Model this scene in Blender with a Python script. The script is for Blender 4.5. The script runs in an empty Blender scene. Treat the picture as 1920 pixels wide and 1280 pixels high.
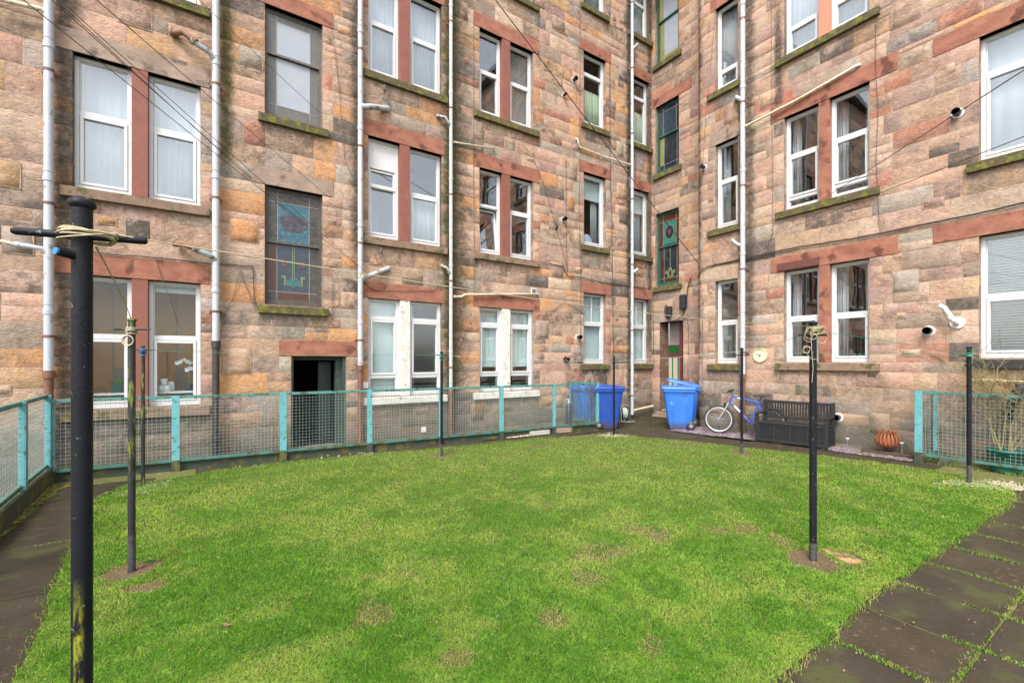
import bpy, math, random
import numpy as np
from mathutils import Vector, Matrix
random.seed(7); rng = np.random.default_rng(5)
SC = bpy.context.scene; COL = SC.collection
# ---------------------------------------------------------------- survey of the yard
# X runs along the left wing's wall, Y runs away along the right wing's wall, metres
CA, CB, CS = 9.10, 10.10, 11.03          # planes: left wing wall (Y), right wing wall (X), stair bay (X)
HC = 1.65; FP = 840.0; HY = 677.0; K1, K2 = .8372, .5469
def ray(px, py):
    u = (px-960)/FP
    return Vector((K1*u+K2, -K2*u+K1, (HY-py)/FP))
def gp(px, py, z=0.0):
    r = ray(px, py); k = (z-HC)/r.z
    return Vector((r.x*k, r.y*k, z))
def wA(px, py=HY):
    r = ray(px, py); k = CA/r.y
    return (r.x*k, HC+r.z*k)
def wB(px, py=HY, c=CB):
    r = ray(px, py); k = c/r.x
    return (r.y*k, HC+r.z*k)
def at(px, py, d):
    r = ray(px, py); return Vector((r.x*d, r.y*d, HC+r.z*d))
def lin(c):
    f = lambda v: v/12.92 if v <= .04045 else ((v+.055)/1.055)**2.4
    return tuple(f(v/255.) for v in c)
# ---------------------------------------------------------------- materials
def mat(name, c1, c2=None, scale=8., rough=.6, bump=0., bscale=40., metal=0., spec=.5, stretch=None, detail=6., mid=.5, sharp=.25, c3=None, s3=30., t3=.62):
    m = bpy.data.materials.new(name); m.use_nodes = True; nt = m.node_tree; N = nt.nodes; L = nt.links
    b = N['Principled BSDF']; b.inputs['Roughness'].default_value = rough; b.inputs['Metallic'].default_value = metal
    b.inputs['Specular IOR Level'].default_value = spec
    b.inputs['Base Color'].default_value = (*c1, 1)
    tc = N.new('ShaderNodeTexCoord'); mp = N.new('ShaderNodeMapping'); L.new(tc.outputs['Object'], mp.inputs[0])
    if stretch: mp.inputs['Scale'].default_value = stretch
    if c2 is not None:
        n = N.new('ShaderNodeTexNoise'); n.inputs['Scale'].default_value = scale; n.inputs['Detail'].default_value = detail
        n.inputs['Roughness'].default_value = .62
        L.new(mp.outputs[0], n.inputs['Vector'])
        r = N.new('ShaderNodeValToRGB'); r.color_ramp.elements[0].position = mid-sharp; r.color_ramp.elements[1].position = mid+sharp
        r.color_ramp.elements[0].color = (*c1, 1); r.color_ramp.elements[1].color = (*c2, 1)
        L.new(n.outputs[0], r.inputs[0]); out = r.outputs[0]
        if c3 is not None:
            n3 = N.new('ShaderNodeTexNoise'); n3.inputs['Scale'].default_value = s3; n3.inputs['Detail'].default_value = 5
            L.new(tc.outputs['Object'], n3.inputs['Vector'])
            r3 = N.new('ShaderNodeMapRange'); r3.inputs[1].default_value = t3-.03; r3.inputs[2].default_value = t3+.05
            L.new(n3.outputs[0], r3.inputs[0])
            mx = N.new('ShaderNodeMix'); mx.data_type = 'RGBA'; L.new(r3.outputs[0], mx.inputs[0]); L.new(out, mx.inputs[6])
            mx.inputs[7].default_value = (*c3, 1); out = mx.outputs[2]
        L.new(out, b.inputs['Base Color'])
    if bump > 0:
        nb = N.new('ShaderNodeTexNoise'); nb.inputs['Scale'].default_value = bscale; nb.inputs['Detail'].default_value = 8
        L.new(mp.outputs[0], nb.inputs['Vector'])
        bp = N.new('ShaderNodeBump'); bp.inputs['Strength'].default_value = 1.; bp.inputs['Distance'].default_value = bump
        L.new(nb.outputs[0], bp.inputs['Height']); L.new(bp.outputs[0], b.inputs['Normal'])
    return m
def mth(nt, op, a, b=None, c=None, clamp=False):
    n = nt.nodes.new('ShaderNodeMath'); n.operation = op; n.use_clamp = clamp
    for i, v in enumerate((a, b, c)):
        if v is None: continue
        if isinstance(v, (int, float)): n.inputs[i].default_value = v
        else: nt.links.new(v, n.inputs[i])
    return n.outputs[0]
def cmix(nt, f, a, b, mode='MIX'):
    n = nt.nodes.new('ShaderNodeMix'); n.data_type = 'RGBA'; n.blend_type = mode
    for s, v in ((0, f), (6, a), (7, b)):
        if isinstance(v, (int, float)): n.inputs[s].default_value = v
        elif isinstance(v, tuple): n.inputs[s].default_value = (*v[:3], 1)
        else: nt.links.new(v, n.inputs[s])
    return n.outputs[2]
def noise(nt, vec, scale, detail=5, rough=.6):
    n = nt.nodes.new('ShaderNodeTexNoise'); n.inputs['Scale'].default_value = scale; n.inputs['Detail'].default_value = detail
    n.inputs['Roughness'].default_value = rough; nt.links.new(vec, n.inputs['Vector']); return n.outputs[0]
def mrange(nt, v, a, b, c=0., d=1.):
    n = nt.nodes.new('ShaderNodeMapRange'); nt.links.new(v, n.inputs[0])
    for i, x in enumerate((a, b, c, d)): n.inputs[1+i].default_value = x
    return n.outputs[0]
def stone_mat(name, stains, mortar=False, green_base=.85):
    """sandstone rubble; stains = list of (u, halfwidth, z0, z1, kind) damp runs beside the pipes"""
    m = bpy.data.materials.new(name); m.use_nodes = True; nt = m.node_tree; N = nt.nodes; L = nt.links
    b = N['Principled BSDF']; b.inputs['Specular IOR Level'].default_value = .25; b.inputs['Roughness'].default_value = .88
    uv = N.new('ShaderNodeUVMap'); uv.uv_map = 'UV'
    sep = N.new('ShaderNodeSeparateXYZ'); L.new(uv.outputs[0], sep.inputs[0])
    rn = N.new('ShaderNodeVertexColor'); rn.layer_name = 'Rnd'
    sc = N.new('ShaderNodeVectorMath'); sc.operation = 'SCALE'; sc.inputs['Scale'].default_value = 37.; L.new(rn.outputs[0], sc.inputs[0])
    ad = N.new('ShaderNodeVectorMath'); L.new(uv.outputs[0], ad.inputs[0]); L.new(sc.outputs[0], ad.inputs[1]); V = ad.outputs[0]
    U = uv.outputs[0]
    rs = N.new('ShaderNodeSeparateColor'); L.new(rn.outputs[0], rs.inputs[0])
    # tooled, slightly diagonal droving of each block
    mp = N.new('ShaderNodeMapping'); L.new(V, mp.inputs[0]); mp.inputs['Scale'].default_value = (16, 46, 1); mp.inputs['Rotation'].default_value = (0, 0, .5)
    tool = noise(nt, mp.outputs[0], 1.2, 5, .65)
    fine = noise(nt, V, 75, 6, .7); midn = noise(nt, V, 13, 7, .68); big = noise(nt, V, 3.2, 4, .6); wide = noise(nt, U, .9, 5, .6)
    col = N.new('ShaderNodeVertexColor'); col.layer_name = 'Col'; c = col.outputs[0]
    # bedding / mottling of the stone itself
    c = cmix(nt, mrange(nt, big, .38, .68), c, cmix(nt, 1., c, (1.10, 1.02, .90), 'MULTIPLY'))
    c = cmix(nt, mrange(nt, midn, .48, .72, 0, .5), c, cmix(nt, 1., c, (.56, .52, .50), 'MULTIPLY'))
    c = cmix(nt, mrange(nt, midn, .44, .26, 0, .6), c, cmix(nt, 1., c, (1.42, 1.38, 1.34), 'MULTIPLY'))
    if not mortar:
        c = cmix(nt, mrange(nt, tool, .40, .62, 0, .5), c, cmix(nt, 1., c, (.60, .57, .56), 'MULTIPLY'))
        c = cmix(nt, mrange(nt, tool, .42, .28, 0, .40), c, cmix(nt, 1., c, (1.35, 1.32, 1.28), 'MULTIPLY'))
    c = cmix(nt, mrange(nt, fine, .42, .64, 0, .65), c, cmix(nt, 1., c, (.62, .6, .58), 'MULTIPLY'))
    # soot crust on some of the blocks
    soot = mth(nt, 'MULTIPLY', mrange(nt, rs.outputs[1], .56, 1.0), mrange(nt, noise(nt, V, 5.5, 7, .72), .40, .60))
    c = cmix(nt, mth(nt, 'MULTIPLY', soot, .8), c, (.070, .062, .056))
    sw = mth(nt, 'MULTIPLY', mrange(nt, wide, .50, .72), mrange(nt, midn, .34, .62))
    c = cmix(nt, mth(nt, 'MULTIPLY', sw, .52), c, (.105, .088, .074))
    gm = mth(nt, 'MULTIPLY', mrange(nt, mth(nt, 'ADD', rn.outputs['Alpha'], mth(nt, 'MULTIPLY', mth(nt, 'SUBTRACT', noise(nt, U, 3.1, 7, .75), .5), 1.6)), .35, .95), mrange(nt, midn, .28, .6, .3, 1.))
    c = cmix(nt, mth(nt, 'MULTIPLY', gm, .62 if not mortar else .5), c, (.085, .072, .060))
    # blotchy weathering that ignores the joints
    wb = noise(nt, U, 2.1, 8, .74)
    c = cmix(nt, mrange(nt, wb, .54, .72, 0, .5), c, cmix(nt, 1., c, (.58, .56, .56), 'MULTIPLY'))
    c = cmix(nt, mrange(nt, wb, .48, .32, 0, .60), c, (.60, .43, .34))
    # general dull grey-brown patina in drifts
    pt = mth(nt, 'MULTIPLY', mrange(nt, noise(nt, U, .55, 6, .65), .40, .64), mrange(nt, noise(nt, U, 6.5, 7, .75), .34, .62))
    c = cmix(nt, mth(nt, 'MULTIPLY', pt, .36), c, (.19, .155, .13))
    # pale salts
    sal = mth(nt, 'MULTIPLY', mrange(nt, noise(nt, U, 1.7, 6, .7), .60, .74), mrange(nt, midn, .4, .6))
    c = cmix(nt, mth(nt, 'MULTIPLY', sal, .45), c, (.56, .47, .40))
    # algae / damp runs
    nz = noise(nt, U, 4.2, 6, .7)
    for (u, hw, z0, z1, kind) in stains:
        d = mth(nt, 'ABSOLUTE', mth(nt, 'SUBTRACT', sep.outputs[0], u))
        f = mrange(nt, mth(nt, 'ADD', d, mth(nt, 'MULTIPLY', mth(nt, 'SUBTRACT', nz, .5), hw*2.2)), hw, hw*.25)
        f = mth(nt, 'MULTIPLY', f, mth(nt, 'MULTIPLY', mrange(nt, sep.outputs[1], z0-.3, z0+.3), mrange(nt, sep.outputs[1], z1+.5, z1-.3)))
        f = mth(nt, 'MULTIPLY', f, mrange(nt, midn, .25, .6, .6, 1.))
        cc = {'g': (.060, .062, .016), 'y': (.17, .17, .02), 'd': (.065, .055, .042)}[kind]
        c = cmix(nt, mth(nt, 'MULTIPLY', f, .92), c, cc)
    if green_base:
        f = mrange(nt, mth(nt, 'ADD', sep.outputs[1], mth(nt, 'MULTIPLY', mth(nt, 'SUBTRACT', noise(nt, U, 2.3, 6, .7), .5), 1.9)), .80, .0)
        c = cmix(nt, mth(nt, 'MULTIPLY', f, green_base), c, (.075, .078, .022))
        f2 = mrange(nt, mth(nt, 'ADD', sep.outputs[1], mth(nt, 'MULTIPLY', mth(nt, 'SUBTRACT', noise(nt, U, 1.4, 6, .7), .5), 1.2)), 1.2, .3)
        c = cmix(nt, mth(nt, 'MULTIPLY', f2, .5), c, (.17, .15, .135))
    L.new(c, b.inputs['Base Color'])
    hgt = mth(nt, 'ADD', mth(nt, 'MULTIPLY', tool, .0 if mortar else .8), mth(nt, 'ADD', mth(nt, 'MULTIPLY', midn, 1.1), mth(nt, 'MULTIPLY', fine, .35)))
    bp = N.new('ShaderNodeBump'); bp.inputs['Distance'].default_value = .022 if not mortar else .010
    bp.inputs['Strength'].default_value = 1.
    L.new(hgt, bp.inputs['Height']); L.new(bp.outputs[0], b.inputs['Normal'])
    return m
def glass_mat(name, base=.07, rough=.0, tint=(.93, .96, .96), wob=.0012):
    m = bpy.data.materials.new(name); m.use_nodes = True; nt = m.node_tree; N = nt.nodes; L = nt.links
    N.remove(N['Principled BSDF']); out = N['Material Output']
    tr = N.new('ShaderNodeBsdfTransparent'); tr.inputs[0].default_value = (*tint, 1)
    gl = N.new('ShaderNodeBsdfGlossy'); gl.inputs['Roughness'].default_value = rough; gl.inputs[0].default_value = (.95, .97, 1, 1)
    ge = N.new('ShaderNodeNewGeometry'); dt = N.new('ShaderNodeVectorMath'); dt.operation = 'DOT_PRODUCT'
    L.new(ge.outputs['Incoming'], dt.inputs[0]); L.new(ge.outputs['Normal'], dt.inputs[1])
    f = mth(nt, 'POWER', mth(nt, 'SUBTRACT', 1., mth(nt, 'ABSOLUTE', dt.outputs['Value'])), 5.)
    f = mth(nt, 'ADD', mth(nt, 'MULTIPLY', f, .9), .05+base, clamp=True)
    mx = N.new('ShaderNodeMixShader'); L.new(f, mx.inputs[0]); L.new(tr.outputs[0], mx.inputs[1]); L.new(gl.outputs[0], mx.inputs[2])
    L.new(mx.outputs[0], out.inputs[0])
    tc = N.new('ShaderNodeTexCoord'); bp = N.new('ShaderNodeBump'); bp.inputs['Distance'].default_value = wob; bp.inputs['Strength'].default_value = 1.
    L.new(noise(nt, tc.outputs['Object'], 2.6, 1, .3), bp.inputs['Height']); L.new(bp.outputs[0], gl.inputs['Normal'])
    return m
def net_mat(name, c, trans=.35):
    m = bpy.data.materials.new(name); m.use_nodes = True; nt = m.node_tree; N = nt.nodes; L = nt.links
    N.remove(N['Principled BSDF']); d = N.new('ShaderNodeBsdfDiffuse'); t = N.new('ShaderNodeBsdfTranslucent')
    d.inputs[0].default_value = (*c, 1); t.inputs[0].default_value = (*c, 1)
    mx = N.new('ShaderNodeMixShader'); mx.inputs[0].default_value = trans
    L.new(d.outputs[0], mx.inputs[1]); L.new(t.outputs[0], mx.inputs[2]); L.new(mx.outputs[0], N['Material Output'].inputs[0])
    return m
M = {}
M['upvc'] = mat('white_upvc', (.56, .57, .58), (.62, .62, .62), 3, .35, c3=(.46, .46, .42), s3=9, t3=.66)
M['upvc_dirty'] = mat('painted_white_stone', (.70, .70, .67), (.50, .47, .41), 6, .7, .003, 30, c3=(.25, .21, .13), s3=14, t3=.63)
M['sash_grey'] = mat('grey_timber', (.15, .14, .13), (.085, .075, .065), 12, .6, .002, 50)
M['sash_dark'] = mat('dark_timber', (.055, .045, .04), (.10, .085, .07), 12, .6, .002, 50)
M['sash_green'] = mat('green_timber', (.015, .085, .062), (.03, .12, .085), 8, .45, .001, 40, c3=(.01, .04, .03), s3=20)
M['lead'] = mat('lead_came', (.30, .30, .29), (.22, .22, .21), 20, .5)
M['glass'] = glass_mat('window_glass')
M['glass_clear'] = glass_mat('clear_glass', -.015)
M['glass_sky'] = glass_mat('sky_facing_glass', .10)
M['sky_pane'] = mat('painted_sky_glass', (.30, .33, .38), (.36, .38, .43), 5, .2, .0015, 14)  # reflected sky put into the pane as a pale blue-grey colour
M['taupe_glass'] = mat('taupe_glass', (.10, .095, .085), (.15, .14, .125), 9, .2, .001, 30)
M['ripple_glass'] = mat('rippled_grey_glass', (.03, .027, .022), (.10, .09, .075), 7, .14, .006, 45, stretch=(1, 1, 3.4), sharp=.18)
M['blue_glass'] = mat('turquoise_glass', (.012, .075, .10), (.045, .13, .17), 8, .08, .010, 17, c3=(.12, .13, .16), s3=11, t3=.60)
M['purple_glass'] = mat('mauve_glass', (.03, .03, .05), (.09, .075, .095), 14, .1, .014, 26)
M['navy_glass'] = mat('slate_blue_glass', (.022, .032, .046), (.045, .058, .072), 6, .16, .004, 12)
M['brown_glass'] = mat('amber_brown_glass', (.055, .017, .008), (.09, .03, .013), 5, .2, .003, 30)
M['lime_glass'] = mat('pale_green_glass', (.11, .17, .09), (.15, .20, .11), 9, .3)
M['teal_glass'] = mat('teal_glass', (.015, .11, .13), (.025, .15, .16), 9, .2)
M['pink_glass'] = mat('rose_glass', (.12, .04, .055), (.16, .06, .075), 9, .3)
M['olive_glass'] = mat('olive_glass', (.20, .19, .05), (.26, .24, .08), 9, .2)
M['dark_glass'] = mat('dark_leaded_glass', (.012, .016, .022), (.04, .045, .055), 5, .08)
M['net'] = net_mat('net_curtain', (.58, .61, .66))
M['aqua_blind'] = mat('aqua_roller_blind', (.56, .65, .66), (.60, .69, .70), 3, .7)
M['slat'] = mat('venetian_slat', (.50, .54, .56), (.58, .61, .62), 4, .45)
M['green_curtain'] = net_mat('pale_green_curtain', (.58, .66, .48), .2)
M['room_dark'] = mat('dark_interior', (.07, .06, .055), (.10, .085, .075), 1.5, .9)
M['room_warm'] = mat('warm_brown_interior', (.72, .49, .29), (.76, .53, .33), 1.5, .9)
M['room_pale'] = mat('pale_interior', (.42, .41, .38), (.48, .46, .42), 1.5, .9)
M['pipe'] = mat('grey_white_pipe', (.40, .42, .46), (.48, .49, .52), 5, .4, c3=(.27, .25, .21), s3=12, t3=.64, stretch=(1, 1, .3))
M['pipe_grey'] = mat('weathered_grey_pipe', (.30, .32, .34), (.42, .43, .44), 7, .5, c3=(.13, .12, .06), s3=9, t3=.58)
M['pipe_cream'] = mat('cream_waste_pipe', (.62, .54, .38), (.68, .60, .45), 9, .4, c3=(.34, .28, .16), s3=25)
M['pipe_brown'] = mat('rusty_brown_iron_pipe', (.13, .055, .035), (.20, .095, .06), 9, .6, .002, 50)
M['pipe_black'] = mat('black_iron_pipe', (.020, .018, .018), (.06, .045, .04), 12, .5, .002, 50)
M['terracotta'] = mat('terracotta_pipe', (.26, .10, .06), (.17, .12, .07), 9, .7, .002, 40, c3=(.12, .13, .03), s3=14)
M['cable'] = mat('black_cable', (.022, .020, .020), (.05, .045, .04), 30, .5)
M['cable_brown'] = mat('brown_cable', (.10, .07, .055), (.15, .11, .09), 30, .6)
M['black_plastic'] = mat('black_plastic', (.02, .02, .022), (.035, .035, .038), 10, .4)
M['white_plastic'] = mat('white_plastic', (.72, .72, .70), (.60, .60, .58), 8, .4)
M['pole'] = mat('black_painted_iron', (.005, .006, .009), (.013, .014, .019), 6, .5, .0012, 90, c3=(.22, .25, .27), s3=60, t3=.70, spec=.2)
def mossy_pole():
    m = mat('mossy_black_iron', (.010, .011, .014), (.022, .023, .026), 8, .5, .0015, 90)
    nt = m.node_tree; b = nt.nodes['Principled BSDF']; src = b.inputs['Base Color'].links[0].from_socket
    tc = nt.nodes.new('ShaderNodeTexCoord'); mp = nt.nodes.new('ShaderNodeMapping'); nt.links.new(tc.outputs['Object'], mp.inputs[0]); mp.inputs['Scale'].default_value = (14, 14, 2.2)
    a = mrange(nt, noise(nt, mp.outputs[0], 1.1, 6, .75), .53, .60)
    nt.links.new(cmix(nt, a, src, (.17, .19, .015)), b.inputs['Base Color']); return m
M['pole_moss'] = mossy_pole()
M['pole_foot'] = mat('worn_grey_iron', (.008, .009, .012), (.085, .08, .08), 34, .6, .002, 60)
M['rope'] = mat('cream_rope', (.50, .42, .27), (.34, .28, .17), 60, .8)
M['rope_green'] = mat('green_line', (.02, .22, .13), (.05, .30, .19), 30, .6)
M['rope_blue'] = mat('blue_twine', (.02, .14, .36), (.04, .22, .44), 30, .7)
M['rope_white'] = mat('pale_line', (.42, .44, .44), (.5, .5, .5), 30, .7)
M['turq'] = mat('turquoise_fence_paint', (.085, .29, .32), (.14, .38, .40), 7, .6, .0012, 50, c3=(.075, .13, .10), s3=17, t3=.62)
M['turq_rail'] = mat('faded_green_rail_paint', (.05, .165, .15), (.095, .25, .22), 7, .6, .0012, 50, c3=(.05, .075, .05), s3=12, t3=.57)
M['turq_dirty'] = mat('mossy_turquoise_paint', (.03, .115, .095), (.07, .20, .17), 6, .6, .002, 50, c3=(.07, .075, .03), s3=9, t3=.54)
M['wire'] = mat('galvanised_turquoise_mesh', (.20, .32, .31), (.38, .42, .39), 14, .5, metal=.2)
M['kerb_wood'] = mat('mossy_green_board', (.022, .050, .038), (.055, .055, .030), 5, .8, .004, 30, c3=(.10, .09, .02), s3=6, t3=.56)
M['slab'] = None
M['concrete'] = mat('pale_concrete', (.36, .35, .33), (.45, .43, .40), 9, .9, .004, 40)
M['red_stone'] = None
# ---------------------------------------------------------------- mesh building
OFF = {}
def off_of(p): return OFF.get(p.name, Vector((0, 0, 0))) if p is not None else Vector((0, 0, 0))
def tag(o, label=None, cat=None, group=None, kind=None):
    for k, v in (('label', label), ('category', cat), ('group', group), ('kind', kind)):
        if v: o[k] = v
    return o
def empty(name, loc, label, cat, group=None, rz=0., world=True):
    o = bpy.data.objects.new(name, None); COL.objects.link(o); o.empty_display_size = .2
    o.location = loc; o.rotation_euler.z = rz
    OFF[o.name] = Vector(loc) if world else Vector((0, 0, 0))
    return tag(o, label, cat, group)
class MB:
    def __init__(s): s.v = []; s.f = []; s.m = []; s.uv = None; s.smooth = []
    def add(s, vs, fs, mi=0, sm=False):
        n = len(s.v); s.v += [tuple(p) for p in vs]
        for f in fs: s.f.append(tuple(i+n for i in f)); s.m.append(mi); s.smooth.append(sm)
        return s
    def box(s, a, b, mi=0, fn=None):
        (x0, y0, z0), (x1, y1, z1) = a, b
        vs = [(x0,y0,z0),(x1,y0,z0),(x1,y1,z0),(x0,y1,z0),(x0,y0,z1),(x1,y0,z1),(x1,y1,z1),(x0,y1,z1)]
        if fn: vs = [fn(*p) for p in vs]
        return s.add(vs, [(0,3,2,1),(4,5,6,7),(0,1,5,4),(1,2,6,5),(2,3,7,6),(3,0,4,7)], mi)
    def tube(s, pts, r, n=10, mi=0, cap=True, close=False):
        P = [Vector(p) for p in pts]; k = len(P); rr = r if isinstance(r, (list, tuple)) else [r]*k
        T = []
        for i in range(k):
            if close: t = P[(i+1) % k]-P[i-1]
            else: t = P[min(i+1, k-1)]-P[max(i-1, 0)]
            T.append(t.normalized() if t.length > 1e-9 else Vector((0, 0, 1)))
        a = Vector((0, 0, 1)) if abs(T[0].z) < .9 else Vector((1, 0, 0))
        X = T[0].cross(a).normalized(); vs = []
        for i in range(k):
            X = (X-T[i]*X.dot(T[i])).normalized(); Y = T[i].cross(X)
            for j in range(n):
                an = 2*math.pi*j/n; vs.append(P[i]+(X*math.cos(an)+Y*math.sin(an))*rr[i])
        fs = []
        for i in range(k if close else k-1):
            for j in range(n):
                a0 = i*n+j; a1 = i*n+(j+1) % n; b0 = ((i+1) % k)*n+j; b1 = ((i+1) % k)*n+(j+1) % n
                fs.append((a0, b0, b1, a1))
        s.add(vs, fs, mi, True)
        if cap and not close:
            s.add(vs[:n], [tuple(range(n))], mi); s.add(vs[-n:], [tuple(reversed(range(n)))], mi)
        return s
    def lathe(s, prof, c=(0, 0, 0), n=24, mi=0, axis='z', M4=None):
        vs = []
        for r, z in prof:
            for j in range(n):
                an = 2*math.pi*j/n; p = Vector((r*math.cos(an), r*math.sin(an), z))
                if axis == 'x': p = Vector((p.z, p.x, p.y))
                if axis == 'y': p = Vector((p.x, p.z, p.y))
                if M4: p = M4 @ p
                vs.append(p+Vector(c))
        fs = []
        for i in range(len(prof)-1):
            for j in range(n):
                fs.append((i*n+j, i*n+(j+1) % n, (i+1)*n+(j+1) % n, (i+1)*n+j))
        return s.add(vs, fs, mi, True)
    def build(s, name, mats, parent=None, origin=None, bevel=0., solid=0., sub=0):
        mats = mats if isinstance(mats, (list, tuple)) else [mats]
        off = off_of(parent) if parent is not None else (Vector(origin) if origin is not None else Vector((0, 0, 0)))
        me = bpy.data.meshes.new(name)
        me.from_pydata([tuple(Vector(p)-off) for p in s.v], [], s.f)
        for m in mats: me.materials.append(m)
        if s.m: me.polygons.foreach_set('material_index', s.m); me.polygons.foreach_set('use_smooth', s.smooth)
        me.update()
        o = bpy.data.objects.new(name, me); COL.objects.link(o)
        if parent is not None:
            o.parent = parent
        else: o.location = off
        OFF[o.name] = off
        if bevel:
            b = o.modifiers.new('bevel', 'BEVEL'); b.width = bevel; b.segments = 2; b.limit_method = 'ANGLE'
        if solid:
            b = o.modifiers.new('solid', 'SOLIDIFY'); b.thickness = solid; b.offset = 0
        if sub:
            b = o.modifiers.new('sub', 'SUBSURF'); b.levels = sub; b.render_levels = sub
        return o
class Frame:
    def __init__(s, kind): s.k = kind
    def P(s, u, w, z):
        if s.k == 'A': return Vector((u, CA-w, z))
        if s.k == 'S': return Vector((CS-w, u, z))
        if s.k == 'B':
            if u <= UN: return Vector((CB-w, u, z))
            a = (u-UN)/RN; return Vector((CB+RN-(RN+w)*math.cos(a), UN+(RN+w)*math.sin(a), z))
    def fn(s): return lambda u, w, z: s.P(u, w, z)
RN = .30; UNOSE = wB(1301)[0]; UN = UNOSE-RN-.0
FA, FB, FS = Frame('A'), Frame('B'), Frame('S')
def fbox(mb, fr, u0, u1, w0, w1, z0, z1, mi=0): return mb.box((u0, w0, z0), (u1, w1, z1), mi, fr.fn())
# ---------------------------------------------------------------- the wings' openings
def ZA(z): return HC+(z-HC)*CA/8.66
def SA(s): return s*CA/8.66
KB = CB/10.182
def ZB(z): return HC+(z-HC)*KB
TOP = 14.2
PIPE_A = [wA(96)[0], wA(405)[0], wA(673)[0], wA(841.5)[0], wA(1180)[0]]
PIPE_B = wB(1397.5)[0]
UC = CS      # left wing wall runs to the stair bay plane
opA, opB, opS = [], [], []
def pair(fr, u0, u1, m0, m1, z0, z1, **k): return dict(fr=fr, u0=u0, u1=u1, m=(m0, m1), z0=z0, z1=z1, **k)
def single(fr, u0, u1, z0, z1, **k): return dict(fr=fr, u0=u0, u1=u1, m=None, z0=z0, z1=z1, **k)
RED = 'red'; BUFF = 'buff'
ops = []
for du, tagx in ((-4.55, 'x'), (0, '')):
    a, b, c, d = SA(-1.73+du), SA(-.25+du), SA(-1.09+du), SA(-.9+du)
    ops += [pair(FA, a, b, c, d, ZA(.96), ZA(2.88), lint=RED, cells=(.455, .545), kinds=('warm', 'warm2'), pos='left', fl=0, out=tagx),
            pair(FA, a, b, c, d, ZA(4.11), ZA(6.01), lint=BUFF, cells=(.42, .58), kinds=('net', 'net'), pos='left', fl=1, out=tagx),
            pair(FA, a, b, c, d, ZA(7.27), ZA(9.17), lint=RED, cells=(.42, .58), kinds=('net', 'net'), pos='left', fl=2, out=tagx)]
a, b = SA(.645), SA(1.56)
ops += [single(FA, a, b, ZA(2.62), ZA(4.65), lint=BUFF, style='stained', kinds=('none',), fl=1),
        single(FA, a, b, ZA(5.85), ZA(7.72), lint=RED, style='grey', kinds=('none',), fl=2),
        single(FA, a, b, ZA(8.95), ZA(10.9), lint=RED, style='grey', kinds=('none',), fl=3),
        single(FA, SA(-3.95), SA(-3.05), ZA(2.62), ZA(4.65), lint=BUFF, style='grey', kinds=('none',), fl=1) if False else
        single(FA, SA(1.05), SA(1.97), .03, ZA(1.74), lint=RED, style='cellar', kinds=('none',), fl=0)]
a, b, c, d = SA(2.38), SA(3.90), SA(3.0), SA(3.21)
ops += [pair(FA, a, b, c, d, ZA(.97), ZA(2.86), lint=RED, cells=(.20, .60, .20), kinds=('aqua', 'dark'), white=True, fl=0),
        pair(FA, a, b, c, d, ZA(4.04), ZA(5.96), lint=RED, cells=(.47, .53), kinds=('sky', 'net_low'), style2='panel', fl=1),
        pair(FA, a, b, c, d, ZA(7.2), ZA(9.1), lint=RED, cells=(.45, .55), kinds=('net', 'net'), fl=2)]
a, b, c, d = SA(4.80), SA(6.26), SA(5.39), SA(5.61)
ops += [pair(FA, a, b, c, d, ZA(.97), ZA(2.85), lint=RED, cells=(.20, .60, .20), kinds=('aqua_hi', 'aqua_hi'), white=True, fl=0),
        pair(FA, a, b, c, d, ZA(4.05), ZA(5.92), lint=RED, cells=(.42, .58), kinds=('dark', 'dark'), style2='tilt', fl=1),
        pair(FA, a, b, c, d, ZA(7.15), ZA(9.0), lint=RED, cells=(.46, .54), kinds=('sky', 'venetian'), fl=2),
        pair(FA, a, b, c, d, ZA(10.15), ZA(12.0), lint=BUFF, cells=(.46, .54), kinds=('net', 'net'), fl=3)]
for i, (a, b) in enumerate(((SA(7.86), SA(8.66)), (SA(9.6), SA(10.38)))):
    ops += [single(FA, a, b, ZA(1.59), ZA(3.42), lint=RED, cells=(.42, .58), kinds=('aqua_full',), style='barred', fl=0),
            single(FA, a, b, ZA(4.66), ZA(6.53-.03*i), lint=RED, cells=(1.,), kinds=('half_blind',), fl=1),
            single(FA, a, b, ZA(7.8), ZA(9.66), lint=RED, cells=(.26, .74), kinds=('halfcurtain',), fl=2),
            single(FA, a, b, ZA(10.86), ZA(12.7), lint=RED, cells=(.45, .55), kinds=('blue',), fl=3)]
ST = lambda px, py: wB(px, py, CS)
s0, s1 = ST(1273, 600)[0], ST(1229, 600)[0]
def ZS(py, px=1230): return ST(px, py)[1]
ops += [single(FS, s0, s1, ZS(538), ZS(402.5), lint=None, style='greenstained', kinds=('none',), fl=1),
        single(FS, s0, s1, ZS(328), ZS(203), lint=RED, style='green', kinds=('none',), fl=2),
        single(FS, s0, s1, ZS(124), ZS(-20), lint=RED, style='greenpale', kinds=('none',), fl=3),
        single(FS, ST(1281, 600)[0], ST(1237, 600)[0], .16, ZS(605), lint=BUFF, style='close', kinds=('none',), fl=0)]
na, nb = wB(1383.5)[0], wB(1341.5)[0]
ops += [single(FB, na, nb, ZB(1.60), ZB(3.60), lint=None, cells=(.50, .50), kinds=('pale',), fl=0),
        single(FB, na, nb, ZB(4.88), ZB(6.93), lint=BUFF, cells=(.44, .56), kinds=('dark',), fl=1),
        single(FB, na, nb, ZB(8.24), ZB(10.25), lint=RED, cells=(.76, .24), kinds=('net',), fl=2)]
pa, pb, pm0, pm1 = wB(1630.5)[0], wB(1470)[0], wB(1555)[0], wB(1535)[0]
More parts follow.
